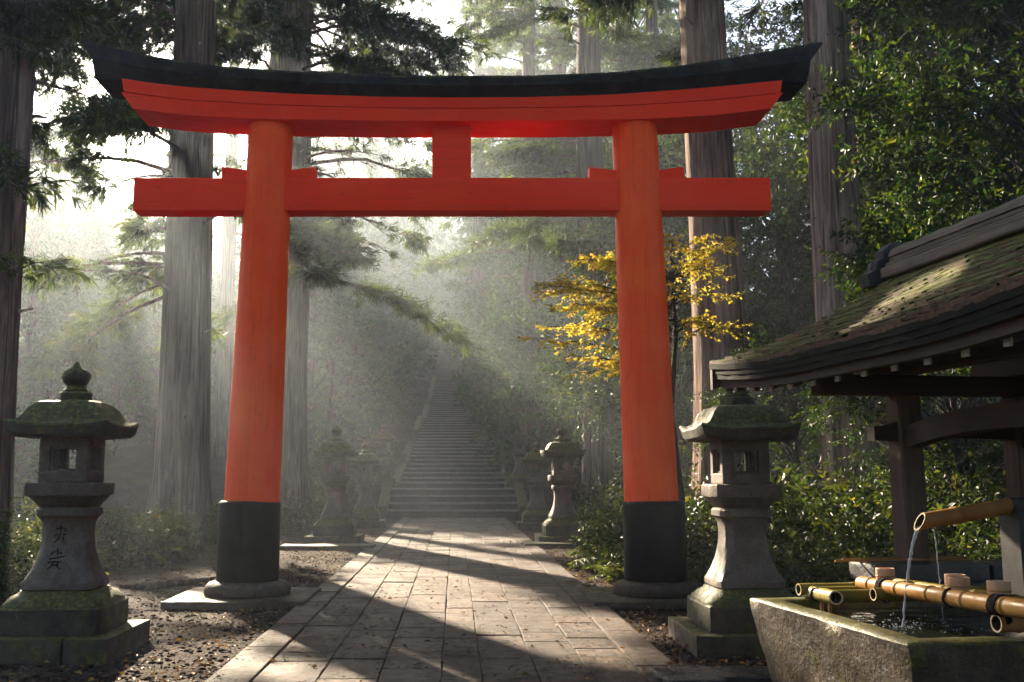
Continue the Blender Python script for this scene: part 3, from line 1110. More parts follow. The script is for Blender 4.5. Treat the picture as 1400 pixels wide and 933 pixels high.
gx = np.linspace(.17, BW - .17, n); gy = np.linspace(.17, BL - .17, n)
_h = Matrix.Rotation(-PA, 3, 'Z') @ (Vector(at(1234, 855, 6.2)) - Vector((BN.x, 5.25, 0)))
hit = (_h.x, _h.y)
Vw = []
for y in gy:
    for x in gx:
        d = math.hypot(x - hit[0], y - hit[1])
        Vw.append((x, y, ZB - .06 + .006 * math.cos(d * 48) * math.exp(-d * 3.2)))
iw = np.array([(j * n + i, j * n + i + 1, (j + 1) * n + i + 1, (j + 1) * n + i) for j in range(n - 1) for i in range(n - 1)])
w = mesh_np('water', np.array(Vw), iw, M['water'], bas, smooth=True)
bpy.context.view_layer.update()
Bm = Matrix.Translation((BN.x, 5.25, 0)) @ Matrix.Rotation(PA, 4, 'Z')
tob = lambda p: Bm.inverted() @ Vector(p)

# raised curb of dark stones at the back of the basin
cb = thing('stone_curb', 'low wall of dark wet stone blocks behind the basin', 'wall', tuple(Bm @ Vector((.98, BL + .1, 0))), PA)
zc = .86
bm = bmesh.new()
for k in range(3):
    box(bm, (.3 + k * .62, .16, zc / 2 - .08), (.6, .30, zc - .14), bev=.02, seg=2, cuts=4, amp=.012, scl=3.5, seed=k + 20)
finish('block_course', bm, M['stone_black'], cb)
bm = bmesh.new()
for k in range(2):
    box(bm, (.45 + k * .93, .15, zc - .075), (.91, .36, .13), bev=.018, seg=2, cuts=4, amp=.01, scl=3.5, seed=k + 30)
finish('coping', bm, M['stone_black'], cb)
for k, (du, dv) in enumerate(((-.25, .06), (-.12, .2))):
    bm = bmesh.new()
    tube(bm, [(0, 0, 0), (.5, .01, .004), (1.05, .0, 0)], [.009, .0085, .008], 8)
    o = finish('bamboo_stick', bm, M['bam_o'])
    o.location = tuple(Bm @ Vector((.98 + du, BL + .1 + dv, zc + .012)))
    o.rotation_euler.z = PA + (.0, .06)[k]
    tag(o, ('thin bamboo stick on the dark curb with its tip jutting past the end', 'thin bamboo stick on the curb top with its tip stopping nearer the pavilion post')[k], 'stick', 'bamboo sticks on the curb')


def bamboo(bm, a, b, r, node_every=.38, seg=18, hollow=True, phase=.15, taper=1.0):
    a, b = Vector(a), Vector(b)
    L = (b - a).length
    pr = []
    x = 0
    nodes = []
    p = phase
    while p < L - .02:
        nodes.append(p); p += node_every
    st = [(0, 1.0)]
    for nd in nodes:
        st += [(nd - .035, 1.0), (nd - .012, 1.03), (nd - .003, 1.10), (nd + .003, 1.10), (nd + .008, .96), (nd + .03, 1.0)]
    st.append((L, 1.0))
    st = [q for q in st if 0 <= q[0] <= L]
    st.sort()
    d = (b - a).normalized()
    u = d.cross(Vector((0, 0, 1))).normalized()
    w = d.cross(u)

    def ring(x, rad):
        c = a + d * x
        return [c + (u * math.cos(2 * PI * k / seg) + w * math.sin(2 * PI * k / seg)) * rad for k in range(seg)]

    outer = [ring(q, r * m * (1 + (taper - 1) * q / L)) for q, m in st]
    rv = loft(bm, outer, cap0=False, cap1=True)
    i0, i1 = [[bm.verts.new(p) for p in ring(x, r * .80)] for x in (.001, .16)]
    for A, B, mi in ((i0, rv[0], 1), (i1, i0, 2)):
        for k in range(seg):
            j = (k + 1) % seg
            f = bm.faces.new((A[k], A[j], B[j], B[k]))
            f.material_index = mi
    f = bm.faces.new(i1)
    f.material_index = 2


def rope(bm, c, axis, r, turns=4, pitch=.011, rad=.006):
    c, axis = Vector(c), Vector(axis).normalized()
    u = axis.cross(Vector((0, 0, 1))).normalized()
    w = axis.cross(u)
    pts = [c + axis * (pitch * (t / 14 - turns / 2)) + (u * math.cos(2 * PI * t / 14) + w * math.sin(2 * PI * t / 14)) * (r + rad * .6) for t in range(int(turns * 14) + 1)]
    tube(bm, pts, rad, 6)


# rest of two long poles over a cross pole, lashed with rope
pa = tob(at(1178, 797, 6.85)); pb = tob(at(1402, 833, 5.12))
dirp = (pb - pa)
rest = thing('bamboo_rest', 'golden bamboo poles lashed with black rope lying across the basin to hold the cups', 'pole rest', tuple(Bm.translation), PA)
bm = bmesh.new(); bamboo(bm, pa, pa + dirp * 1.35, .046, .36, hollow=True, taper=1.06); finish('long_pole', bm, [M['bam_y'], M['bam_in'], M['bam_dark']], rest, angle=60)
off = Vector((.155, .02, .0))
bm = bmesh.new(); bamboo(bm, pa + off + dirp * .12, pa + off + dirp * 1.35, .042, .33, phase=.25); finish('long_pole', bm, [M['bam_g'], M['bam_in'], M['bam_dark']], rest, angle=60)
cp = tob(at(1362, 856, 5.33))
cz_ = pa.z + (pb.z - pa.z) * .9 - .092
bm = bmesh.new(); bamboo(bm, (cp.x, cp.y, cz_), (cp.x + 1.3, cp.y, cz_), .047, .4, phase=.12); finish('cross_pole', bm, [M['bam_o'], M['bam_in'], M['bam_dark']], rest, angle=60)
bm = bmesh.new(); bamboo(bm, (pa.x - .12, pa.y - .35, cz_ + .012), (pa.x + 1.2, pa.y - .33, cz_ + .012), .04, .4); finish('cross_pole', bm, [M['bam_g'], M['bam_in'], M['bam_dark']], rest, angle=60)
bm = bmesh.new(); rope(bm, pa + dirp * .18, dirp, .049, 5); rope(bm, pa + dirp * .18 + Vector((.0, .02, -.03)), (1, 0, .4), .065, 3); finish('rope_binding', bm, M['rope'], rest)
tt_ = (cp.y - pa.y) / dirp.y
bm = bmesh.new(); rope(bm, pa + dirp * tt_, dirp, .05, 6); rope(bm, pa + dirp * tt_ + Vector((0, .01, -.04)), (1, 0, .5), .07, 3); finish('rope_binding', bm, M['rope'], rest)
bm = bmesh.new(); rope(bm, pa + dirp * .62, dirp, .047, 2); finish('rope_binding', bm, M['rope'], rest)

gr = thing('bamboo_grate', 'mossy green bamboo grate of short poles laid over the back corner of the basin', 'grate', tuple(Bm.translation), PA)
ga, gb = tob(at(1101, 808, 7.15)), tob(at(1143, 817, 6.5))
bm = bmesh.new(); bamboo(bm, gb, ga, .044, .3, phase=.2); finish('edge_pole', bm, [M['bam_g'], M['bam_in'], M['bam_dark']], gr, angle=60)
for k in range(3):
    y = gb.y + .12 + k * .2
    bm = bmesh.new(); bamboo(bm, (gb.x + .04 - .02 * k, y, gb.z - .006), (gb.x + .95, y + .01, gb.z - .004), .040, .36, phase=.3 + .05 * k); finish('short_pole', bm, [M['bam_g'], M['bam_in'], M['bam_dark']], gr, angle=60)
bm = bmesh.new(); rope(bm, ga + (gb - ga) * .45, gb - ga, .046, 2); finish('rope_binding', bm, M['rope'], gr)
for k in range(2):
    q = ga + (gb - ga) * (.55 + .25 * k)
    bm = bmesh.new(); tube(bm, [(q.x, q.y, ZB - .09), (q.x, q.y, q.z - .02)], .012, 8); finish('foot', bm, M['bam_o'], gr)

# cups
cup_at = [(1212, .14, .045), (1307, .50, .155), (1325, .62, .05), (1373, .80, .09)]
cup0 = None
clab = ['pale wooden cup alone at the far end of the bamboo rest, beside the pavilion post', 'pale wooden cup half hidden behind the middle cup on the bamboo rest',
        'pale wooden cup in front of its neighbour at the middle of the bamboo rest', 'pale wooden cup at the near end of the bamboo rest, beside the rope lashing']
for k, (px, f, o_) in enumerate(cup_at):
    p = pa + dirp * f + Vector((o_, 0, .046))
    loc = Bm @ p
    if k == 0:
        cup0 = thing('wooden_cup', clab[0], 'cup', tuple(loc), 0, 'wooden cups on the bamboo rest')
        bm = bmesh.new()
        lathe(bm, [(.056, 0), (.058, .004), (.058, .064), (.056, .067), (.050, .067), (.049, .062), (.049, .010)], 30)
        finish('bowl', bm, M['cup'], cup0, angle=30)
        bm = bmesh.new()
        lathe(bm, [(.0586, .012), (.0594, .013), (.0594, .02), (.0586, .021)], 30, cap0=False, cap1=False)
        finish('hoop', bm, M['bam_o'], cup0)
    else:
        c = copy_tree(cup0); c.location = tuple(loc); c.rotation_euler.z = k * .4; c['label'] = clab[k]

# spout with its post and the falling water
s0 = tob(at(1257, 713, 6.2)); s1 = tob(at(1388, 690, 6.24))
sp = thing('bamboo_spout', 'brown bamboo spout reaching from a dark post and pouring water into the basin', 'water spout', tuple(Bm.translation), PA)
bm = bmesh.new()
d = (s1 - s0)
L = d.length
bamboo(bm, s0, s1, .050, .34, 24, phase=.24, taper=.98)
for v in bm.verts:                                              # mouth cut on a slant
    q = (v.co - s0)
    t = q.dot(d.normalized())
    if t < .02:
        v.co += d.normalized() * (q.z * .75)
finish('pipe', bm, [M['bam_o'], M['bam_in'], M['bam_dark']], sp, angle=60)
bm = bmesh.new()
box(bm, (s1.x + .07, s1.y, .68), (.24, .22, 1.36), bev=.02, cuts=3, amp=.006, scl=3)
finish('spout_post', bm, M['dark'], sp, angle=30)
hx, hy = hit
wr = random.Random(3)


def stream(p, q, r0, r1, seed, name, label):
    p, q = Vector(p), Vector(q)
    o_pts, rr = [], []
    N = 46
    for k in range(N + 1):
        t = k / N
        pos = Vector((p.x + (q.x - p.x) * t, p.y + (q.y - p.y) * t, p.z + (q.z - p.z) * t ** 1.75))
        pos += Vector((wr.uniform(-1, 1), wr.uniform(-1, 1), 0)) * .0035 * t
        o_pts.append(pos)
        rr.append((r0 + (r1 - r0) * t) * (1 + (.22 * math.sin(k * 1.3 + seed) + .16 * wr.uniform(-1, 1)) * min(1, t * 2)))
    bm = bmesh.new()
    tube(bm, o_pts, [max(.0015, x) for x in rr], 8)
    for k in range(26):
        t = wr.uniform(.3, 1)
        c = o_pts[int(t * N)] + Vector((wr.uniform(-.018, .018), wr.uniform(-.018, .018), 0)) * t
        bmesh.ops.create_icosphere(bm, subdivisions=1, radius=wr.uniform(.002, .0045), matrix=Matrix.Translation(c))
    o = finish(name, bm, M['stream'], None, angle=80, recalc=False)
    o.location = tuple(Bm.translation); o.rotation_euler.z = PA
    return tag(o, label, 'water')


m0 = s0 + Vector((.0, 0, -.04))
o = stream(m0, (hx, hy, ZB - .062), .011, .006, 0, 'falling_water', 'main stream of water falling from the mouth of the bamboo spout')
o = stream(s0 + d * .14 + Vector((0, 0, -.048)), s0 + d * .2 + Vector((.0, .02, -.60)), .0045, .0025, 2, 'falling_water', 'thin trickle dripping from under the bamboo spout behind the main stream')
bm = bmesh.new()
for k in range(150):
    a, r_ = wr.uniform(0, 2 * PI), abs(wr.gauss(0, .16)) + .01
    h = max(0, wr.gauss(.0, .025))
    bmesh.ops.create_icosphere(bm, subdivisions=1, radius=wr.uniform(.0025, .006), matrix=Matrix.Translation((hx + r_ * math.cos(a) * 1.5, hy + r_ * math.sin(a), ZB - .055 + h)))
o = finish('splash_drops', bm, M['stream'], bas, recalc=False)
tag(o, None, None, None, 'stuff')

# flat stepping slabs set in the gravel
for (px, py, sx, sy, rz, lab) in ((1000, 915, 1.0, .42, .02, 'flat dark stone slab set in the gravel beside the foot of the basin'),
                                  (930, 918, .42, .5, .1, 'small flat stone slab at the path kerb near the basin slab'),
                                  (775, 742, 1.9, .62, .0, 'flat stone slab in front of the largest lantern right of the stairs'),
                                  (452, 745, 1.9, .6, .0, 'flat stone slab in front of the largest lantern left of the stairs')):
    Y = 1.5 * F / (py - 648) * .985
    bm = bmesh.new()
    box(bm, (0, 0, .0), (sx, sy, .1), bev=.015, seg=2, cuts=4, amp=.012, scl=3, seed=px)
    o = finish('stone_slab', bm, M['stone_dark'] if px > 900 else M['stone_moss'])
    o.location = ((px - PPX) / F * Y, Y, .02); o.rotation_euler.z = rz
    tag(o, lab, 'paving slab', 'flat stone slabs in the gravel')
# ------------------------------------------------------------------ vegetation
# openings in the canopy where the morning sun gets through: (point, radius)
GAPS = [((0.2, 11.2, 0), 1.0), ((-.3, 14.5, 0), 1.1), ((0.6, 18, 0), .9), ((1.0, 8.8, 0), .4), ((-2.2, 9.2, 0), .55),      # patches on the path
        ((-2.4, 12.4, 3.2), .9), ((-2.4, 12.4, 5.5), .5), ((2.4, 12.4, 3.5), .8),                                            # gate pillars
        ((2.4, 9.2, 1.0), .7), ((-3.4, 8.9, 2.1), .4),                                                                      # lanterns
        ((2.3, 6.2, .6), .8), ((3.0, 6.6, .9), .6), ((2.6, 6.6, 2.5), .45), ((3.3, 7.6, 2.95), .6), ((3.75, 8.0, 3.2), .5), ((3.5, 7.0, 3.0), .4), ((2.3, 8.2, 2.4), .3),   # basin and roof
        ((5.2, 20, 6), 1.5), ((6.6, 17, 7), 1.4), ((2.1, 15, 4.0), 1.2), ((3.0, 15.3, 4.5), 1.2), ((3.4, 15, 2.2), 1.1), ((4.8, 13, 1.2), .9),         # trunks, maple and shrubs
        ((9, 15, 5), 1.5), ((10.5, 17, 8), 1.6), ((12, 19, 7), 1.4), ((6, 11, 1), .5),
        (tuple(at(150, 400, 19)), 1.0), (tuple(at(155, 420, 23)), 1.25), (tuple(at(150, 400, 28)), 1.5), (tuple(at(145, 380, 34)), 1.8), (tuple(at(110, 300, 30)), 1.4),   # the broad shaft at the left
        (tuple(at(285, 480, 24)), .5), ((-7, 15, 1.2), .7), ((-2.65, 22.4, 2.2), .6), ((-2.6, 29.6, 2.2), .7), ((-2.6, 37.4, 3), .7),
        ((0, 26, 0), .7), ((-2.5, 40, 5), 1.6), ((2.5, 48, 9), 1.8), ((5, 36, 7), 1.6), ((6, 45, 12), 3)]
GP = np.array([g[0] for g in GAPS], dtype=float)
GR = np.array([g[1] for g in GAPS])


def in_gap(P, extra=1.0):
    """True where a point (N,3) lies in one of the sun's openings"""
    out = np.zeros(len(P), dtype=bool)
    for p, r in zip(GP, GR):
        d = P - p
        t = d @ SUN
        perp = np.linalg.norm(d - t[:, None] * SUN, axis=1)
        out |= (perp < r * extra) & (t > 4)
    return out


def trunk_rings(bm, base, top, r0, r1, seg=40, levels=44, ridge=.05, flare=.55, seed=0, lobes=6, sink=.5):
    base, top = Vector(base), Vector(top)
    H = top.z - base.z
    zs = [(-sink) + (H + sink) * (k / levels) ** 1.35 for k in range(levels + 1)]
    rings = []
    for z in zs:
        t = max(0, z) / H
        c = base + (top - base) * t + Vector((noise.noise((seed, z * .12, 0)), noise.noise((seed, 7, z * .12)), 0)) * .25 * r0
        c.z = base.z + z
        r = r0 + (r1 - r0) * t
        ring = []
        for i in range(seg):
            a = 2 * PI * i / seg
            ca, sa = math.cos(a), math.sin(a)
            fl = flare * math.exp(-max(0, z) / (r0 * 1.5)) * (.55 + .45 * math.cos(lobes * a + seed * 2.1 + .4 * math.sin(2 * a + seed)))
            rd = noise.noise((ca * 5.5 + seed, sa * 5.5, z * .22)) + .7 * noise.noise((ca * 13 + seed, sa * 13, z * .4)) * 1.0
            rr = r * (1 + fl + ridge * rd + .05 * noise.noise((ca * 1.2 + seed * 3, sa * 1.2, z * .1)))
            ring.append((c.x + rr * ca, c.y + rr * sa, c.z))
        rings.append(ring)
    loft(bm, rings, cap0=False)


def limb_path(rg, p, az, ln, rise, droop, n=7, wob=.12):
    """a limb leaving p, first rising then drooping"""
    pts = [np.array(p, float)]
    d = np.array([math.cos(az), math.sin(az), 0.0])
    for k in range(n):
        t = (k + 1) / n
        st = ln / n
        a = az + rg.uniform(-wob, wob) * 2
        d = np.array([math.cos(a), math.sin(a), 0])
        pts.append(pts[-1] + d * st * .95 + np.array([0, 0, st * (rise * (1 - t) - droop * t + rg.uniform(-wob, wob))]))
    return pts


def tube_np(bm, pts, r0, r1, seg=5):
    n = len(pts)
    tube(bm, pts, [r0 + (r1 - r0) * (k / (n - 1)) for k in range(n)], seg, cap=False)


def cedar(px, Y, r0, H, limbs_z, n_limbs, ln=(2.5, 4.2), label='', group=None, seed=0, bark='bark', lean=(0, 0), az_bias=None, tufts=26, needle=.24, dens=1.0, zfrac=.62, gap=True, aim=(), upper=None):
    """tall cedar: furrowed trunk, drooping limbs, needle tufts; all built where it stands"""
    rg = random.Random(seed)
    g = np.random.default_rng(seed)
    X = (px - PPX) / F * Y
    z0 = gz(X, Y)
    o = thing('cedar_tree', label, 'tree', (X, Y, z0), 0, group)
    base = np.array([X, Y, z0])
    bm = bmesh.new()
    top = (lean[0], lean[1], H)
    trunk_rings(bm, (0, 0, 0), top, r0, r0 * zfrac, seed=seed)
    A, B = [], []
    z_a, z_b = limbs_z
    nu = upper[2] if upper else 0
    for k in range(n_limbs + len(aim) + nu):
        z = z_a + (z_b - z_a) * (k + rg.random()) / n_limbs
        t = z / H
        c = np.array([lean[0] * t, lean[1] * t, z])
        az = rg.uniform(0, 2 * PI) if az_bias is None or rg.random() > .65 else az_bias + rg.gauss(0, .7)
        l = rg.uniform(*ln)
        shade_limb = k >= n_limbs + len(aim)
        if shade_limb:                                    # dense limbs added above the frame to shade the near air
            z = upper[0] + (upper[1] - upper[0]) * rg.random()
            c = np.array([lean[0] * z / H, lean[1] * z / H, z])
            az, l = rg.uniform(0, 2 * PI), rg.uniform(2.5, 5.8)
        pts = limb_path(rg, c, az, l, rg.uniform(.05, .5), rg.uniform(.25, .75))
        if n_limbs <= k < n_limbs + len(aim):                                # a limb surveyed from the photo: tip position relative to the trunk
            ax, ay, dy = aim[k - n_limbs]
            e = np.array(at(ax, ay, Y + dy)) - base
            l = float(np.linalg.norm(e[:2])) + .01
            az = math.atan2(e[1], e[0])
            s0_ = np.array([0, 0, max(1.0, e[2] + .12 * l)])
            pts = [s0_ + (e - s0_) * u + np.array([0, 0, .3 * math.sin(PI * u)]) for u in np.linspace(0, 1, 8)]
        keep_l = in_gap(np.array(pts[3:]) + base, .8).mean() < .5 if gap and (k < n_limbs or shade_limb) else True
        if not keep_l: continue
        tube_np(bm, pts, .035 + .018 * l / 3, .008, 5)
        m = int(tufts * l / 3 * dens * (1.5 if shade_limb else 1))
        for j in range(m):
            u = rg.uniform(.28, 1.0) ** .8 * (len(pts) - 1)
            i = min(len(pts) - 2, int(u))
            p = pts[i] + (pts[i + 1] - pts[i]) * (u - i)
            a2 = az + rg.choice([-1, 1]) * rg.uniform(.3, 1.3)
            tl = rg.uniform(.25, .9) * (1.15 - .5 * u / len(pts))
            e = p + np.array([math.cos(a2) * tl, math.sin(a2) * tl, rg.uniform(-.45, .12) * tl])
            if j % 3 == 0: tube_np(bm, [p, (p + e) / 2 + np.array([0, 0, .03]), e], .011, .004, 3)
            nt = rg.randint(2, 4)
            for q in range(nt):
                s = p + (e - p) * (.35 + .65 * q / max(1, nt - 1))
                dd = np.array([math.cos(a2), math.sin(a2), -.25]) + g.normal(size=3) * .55
                dd /= np.linalg.norm(dd)
                A.append(s); B.append(s + dd * rg.uniform(.16, .34))
    for k in range(9):                                  # broken dead stubs
        z = rg.uniform(1.5, min(12, H * .6))
        a = rg.uniform(0, 2 * PI)
        r = r0 * (1 - (1 - zfrac) * z / H)
        c = np.array([lean[0] * z / H, lean[1] * z / H, z])
        dv = np.array([math.cos(a), math.sin(a), rg.uniform(-.1, .35)])
        tube_np(bm, [c + dv * r * .8, c + dv * (r + rg.uniform(.04, .4))], rg.uniform(.02, .045), .012, 5)
    A, B = np.array(A), np.array(B)
    if gap:
        k = ~in_gap(A + base)
        k |= g.random(len(A)) < .06
        A, B = A[k], B[k]
    finish('trunk', bm, M[bark], o, angle=60, recalc=False)
    if len(A):
        V, Tt, ti = leaves_on_twigs(g, A, B, 13, needle, .030, ang=34, up=.4, flat=.1, t0=.0, jit=.25, fold=.1, droop=.28, tvar=.7)
        mesh_np('crown', V, Tt, M['needle'], o, ti)
    return o


GC = 'tall cedars around the gate'
cedar(-6, 16, .36, 19, (6.5, 18), 9, (1.2, 2.6), 'dark slender cedar trunk beside the lone carved lantern at the picture edge', GC, 1, az_bias=.3, tufts=24, aim=((48, 265, -.5), (55, 380, .3), (75, 95, 0), (5, 380, -1)))
cedar(-22, 31, .5, 24, (8, 23), 26, (2.6, 5.0), 'cedar with lit drooping sprays just behind the dark slender trunk', GC, 21, az_bias=.2, tufts=34, upper=(17, 23.6, 60))
cedar(-140, 24, .5, 22, (8, 21), 24, (2.8, 5.2), 'cedar added beyond the picture edge for shade, its sprays hanging beside the dark slender trunk', GC, 22, az_bias=-.3, tufts=34, upper=(13.5, 21.8, 60))  # trunk out of view, added to shade the air; sprays reach into frame
cedar(-330, 15, .45, 20, (6, 19), 40, (2.6, 4.8), 'unseen cedar added beyond the picture edge behind the carved lantern for shade', GC, 23, az_bias=-.3, tufts=32)  # out of view, added only for the shade it casts
cedar(250, 23, .60, 24, (4.8, 23), 66, (2.4, 5.2), 'great pale misty cedar left of the gate with sprays hanging over the sunbeams', GC, 2, az_bias=2.4, tufts=34, upper=(13.6, 23.6, 60), aim=((92, 378, .5), (110, 200, 1), (150, 175, -1), (130, 265, 0), (175, 330, -.5), (190, 395, 1.5), (330, 190, -1), (120, 60, 0), (180, 40, -1), (340, 60, 1), (215, 250, -2)))
cedar(386, 27.6, .72, 27, (6.6, 25), 84, (2.6, 5.6), 'great shadowed cedar standing behind the left pillar of the gate', GC, 3, az_bias=-.6, lean=(.1, 0), tufts=36, upper=(15.5, 26.6, 60), aim=((580, 200, -1), (520, 235, 1), (480, 360, -2), (570, 330, 2), (545, 110, -1), (500, 60, 1), (440, 330, -2.5), (565, 290, 1), (450, 210, -1.5), (300, 230, -1), (500, 200, .5), (545, 190, 2), (470, 190, 2), (420, 220, -1), (530, 215, -2)))
cedar(306, 44, .36, 22, (8, 20), 26, (2, 3.6), 'thin hazy cedar between the left pillar and the great pale cedar', GC, 4, tufts=34)
cedar(815, 32, .52, 26, (8.2, 25), 46, (2.4, 4.8), 'grey hazy cedar seen just left of the right pillar of the gate', GC, 5, az_bias=2.6, tufts=34, aim=((690, 200, -1), (700, 240, 1), (740, 60, -1), (750, 190, 0), (900, 60, -1), (660, 225, 1)))
cedar(771, 50, .52, 28, (13, 27), 30, (2.4, 4.8), 'faint slender cedar beyond the grey one, left of the right pillar', GC, 6, tufts=34)
cedar(982, 20, .56, 22, (10.5, 21), 24, (2, 3.6), 'broad reddish cedar trunk just right of the right pillar', GC, 7, bark='bark_red', tufts=32)
cedar(1160, 17, .46, 19, (9.5, 18), 18, (1.6, 3.2), 'tall pale cedar trunk rising behind the pavilion roof', GC, 8, bark='bark_pale', lean=(-.1, 0), tufts=32)
cedar(1212, 24, .42, 22, (9, 21), 22, (2, 3.4), 'dark cedar trunk half hidden in leaves right of the tall pale cedar', GC, 9, bark='bark_red', tufts=32)
cedar(905, 36, .3, 22, (9, 21), 26, (2, 3.8), 'thin dim cedar between the right pillar and the broad reddish trunk', GC, 10, tufts=32)
cedar(727, 41, .36, 26, (9, 25), 48, (2.4, 5.0), 'cedar with sunlit drooping limbs above the middle of the gate', GC, 11, tufts=36, aim=((610, 60, -1), (580, 30, 0), (630, 20, 1), (640, 85, -1), (800, 80, -1)))
cedar(868, 46, .4, 27, (9, 26), 46, (2.4, 5.0), 'cedar with sunlit limbs above the right part of the gate beam', GC, 12, tufts=36)
cedar(655, 60, .4, 26, (8, 25), 40, (2.4, 5.0), 'hazy cedar standing over the stairs behind the middle of the gate', GC, 13, tufts=34)


# ---- broadleaf plants: prototypes built once, then copied
def clump_tree(name, seed, H, crown_z, RX, n_clump, twigs, n_leaf, L, W, mat, trunk_r, bark='bark_dark', shape='round', twig_len=(.35, .7), ang=55, flat=.5, up=1.0, clump_r=(.6, 1.1), droop=.15):
    rg = random.Random(seed)
    g = np.random.default_rng(seed)
    o = thing(name, '', 'tree', (0, 0, 0))
    bm = bmesh.new()
    bend = [Vector((rg.uniform(-.3, .3), rg.uniform(-.3, .3), 0)) * k for k in (0, .3, .8, 1)]
    tp = [Vector((0, 0, -.6)), Vector((0, 0, H * .3)) + bend[1], Vector((0, 0, H * .62)) + bend[2], Vector((0, 0, H * .95)) + bend[3]]
    tube(bm, tp, [trunk_r * 1.25, trunk_r, trunk_r * .6, trunk_r * .15], 9)
    A, B = [], []
    for k in range(n_clump):
        f = (k + rg.random()) / n_clump
        z = crown_z + (H - crown_z) * f
        if shape == 'cone': R_ = RX * (1.04 - f) ** .8
        elif shape == 'layer': R_ = RX * (.75 + .35 * math.sin(f * PI))
        else: R_ = RX * math.sqrt(max(.03, 1 - (2 * f - .85) ** 2)) if f > .42 else RX * (.75 + .6 * f)
        a = rg.uniform(0, 2 * PI)
        rr = R_ * rg.uniform(.35, 1.0) ** .6
        c = np.array([math.cos(a) * rr, math.sin(a) * rr, z])
        ti = min(1, max(.15, (z - rr * .45) / H))
        s = tp[0] + (tp[-1] - tp[0]) * ti
        mid = (np.array(s) + c) / 2 + np.array([0, 0, .12 * rr])
        tube_np(bm, [np.array(s), mid, c], trunk_r * .32, .012, 5)
        cr = rg.uniform(*clump_r)
        nT = int(twigs * (cr / clump_r[1]) ** 2)
        d = nrm(g.normal(size=(nT, 3)) * np.array([1, 1, .55]) + np.array([math.cos(a), math.sin(a), .25]) * .55)
        p = c + d * (cr * g.uniform(.25, 1, (nT, 1)) ** .5) * np.array([1, 1, .6])
        q = p + nrm(d + g.normal(size=(nT, 3)) * .5 + np.array([0, 0, -droop])) * g.uniform(*twig_len, (nT, 1))
        A.append(p); B.append(q)
    A, B = np.concatenate(A), np.concatenate(B)
    finish('trunk', bm, M[bark], o, angle=60, recalc=False)
    V, Tt, ti = leaves_on_twigs(g, A, B, n_leaf, L, W, ang=ang, up=up, flat=flat, droop=droop)
    mesh_np('crown', V, Tt, M[mat], o, ti)
    return o


def bush(name, seed, R_, H, twigs, n_leaf, L, W, mat='bush', twig_len=(.22, .45)):
    rg = random.Random(seed)
    g = np.random.default_rng(seed)
    o = thing(name, '', 'shrub', (0, 0, 0))
    bm = bmesh.new()
    d = nrm(g.normal(size=(twigs, 3)) * np.array([1, 1, .7]))
    d[:, 2] = np.abs(d[:, 2])
    lump = np.array([.72 + .55 * noise.noise((x * 2.2 + seed, y * 2.2, z * 2.2)) for x, y, z in d])
    rad = g.uniform(.25, 1, (twigs, 1)) ** .45 * lump[:, None]
    p = d * rad * np.array([R_, R_, H]) + np.array([0, 0, .04])
    q = p + nrm(d + g.normal(size=(twigs, 3)) * .45 + np.array([0, 0, .15])) * g.uniform(*twig_len, (twigs, 1))
    for k in range(16):
        e = p[rg.randrange(twigs)]
        tube_np(bm, [np.array([rg.uniform(-.08, .08), rg.uniform(-.08, .08), -.1]), e * .55 + np.array([0, 0, .08 * H]), e], .014, .004, 4)
    finish('stem', bm, M['bark_dark'], o, angle=60, recalc=False)
    V, Tt, ti = leaves_on_twigs(g, p, q, n_leaf, L, W, ang=55, up=.9, flat=.4)
    mesh_np('foliage', V, Tt, M[mat], o, ti)
    return o


used = set()


def put(proto, X, Y, s, rz, label, group, z=None, sz=1.0):
    if proto.name in used:
        o = copy_tree(proto)
    else:
        o = proto; used.add(proto.name)
    o.location = (X, Y, (gz(X, Y) if z is None else z) - .05)
    o.scale = (s, s, s * sz)
    o.rotation_euler.z = rz
    o['label'] = label
    o['group'] = group
    return o


bt = [clump_tree('broadleaf_tree', 21, 9.5, 2.2, 2.6, 62, 46, 12, .135, .05, 'broad', .14),
      clump_tree('broadleaf_tree', 22, 11, 3.0, 2.9, 72, 44, 12, .135, .052, 'broad', .16),
      clump_tree('broadleaf_tree', 23, 7.0, 1.3, 2.2, 52, 46, 12, .125, .047, 'broad', .10, shape='layer')]
GB = 'broadleaf trees on the slope right of the gate'
rg = random.Random(77)
right_trees = [
    (1440, 15.5, 1, .95, 'dark leafy tree standing behind the pavilion roof'),
    (1490, 13.8, 0, 1.0, 'dark leafy tree with long shiny leaves above the pavilion ridge'),
    (1085, 27, 0, .95, 'leafy tree between the reddish cedar and the tall pale cedar'),
    (1330, 21, 1, 1.1, 'shadowed leafy tree deep behind the pavilion ridge'),
    (1075, 31, 1, 1.1, 'leafy tree with sunlit crown behind the black tip of the gate beam'),
    (1260, 27, 0, 1.3, 'tall leafy tree behind the dark half hidden cedar'),
    (930, 28, 2, 1.25, 'small leafy tree behind the yellow maple'),
    (1440, 18, 1, 1.2, 'leafy tree at the picture edge above the pavilion'),
    (1160, 34, 1, 1.4, 'high leafy tree far up the slope behind the pale cedar'),
    (1330, 30, 0, 1.5, 'high leafy tree far up the slope behind the pavilion'),
    (1010, 34, 1, 1.4, 'high leafy tree far up the slope behind the reddish cedar'),
    (1480, 26, 1, 1.5, 'high leafy tree at the top of the slope beyond the picture edge'),
    (1085, 18.8, 2, .55, 'low leafy tree right behind the pale lantern'),
    (1300, 13.6, 2, .62, 'low leafy tree seen through the open pavilion'),
]
for px, Y, k, s, lab in right_trees:
    put(bt[k], (px - PPX) / F * Y, Y, s, rg.uniform(0, 6.28), lab, GB)

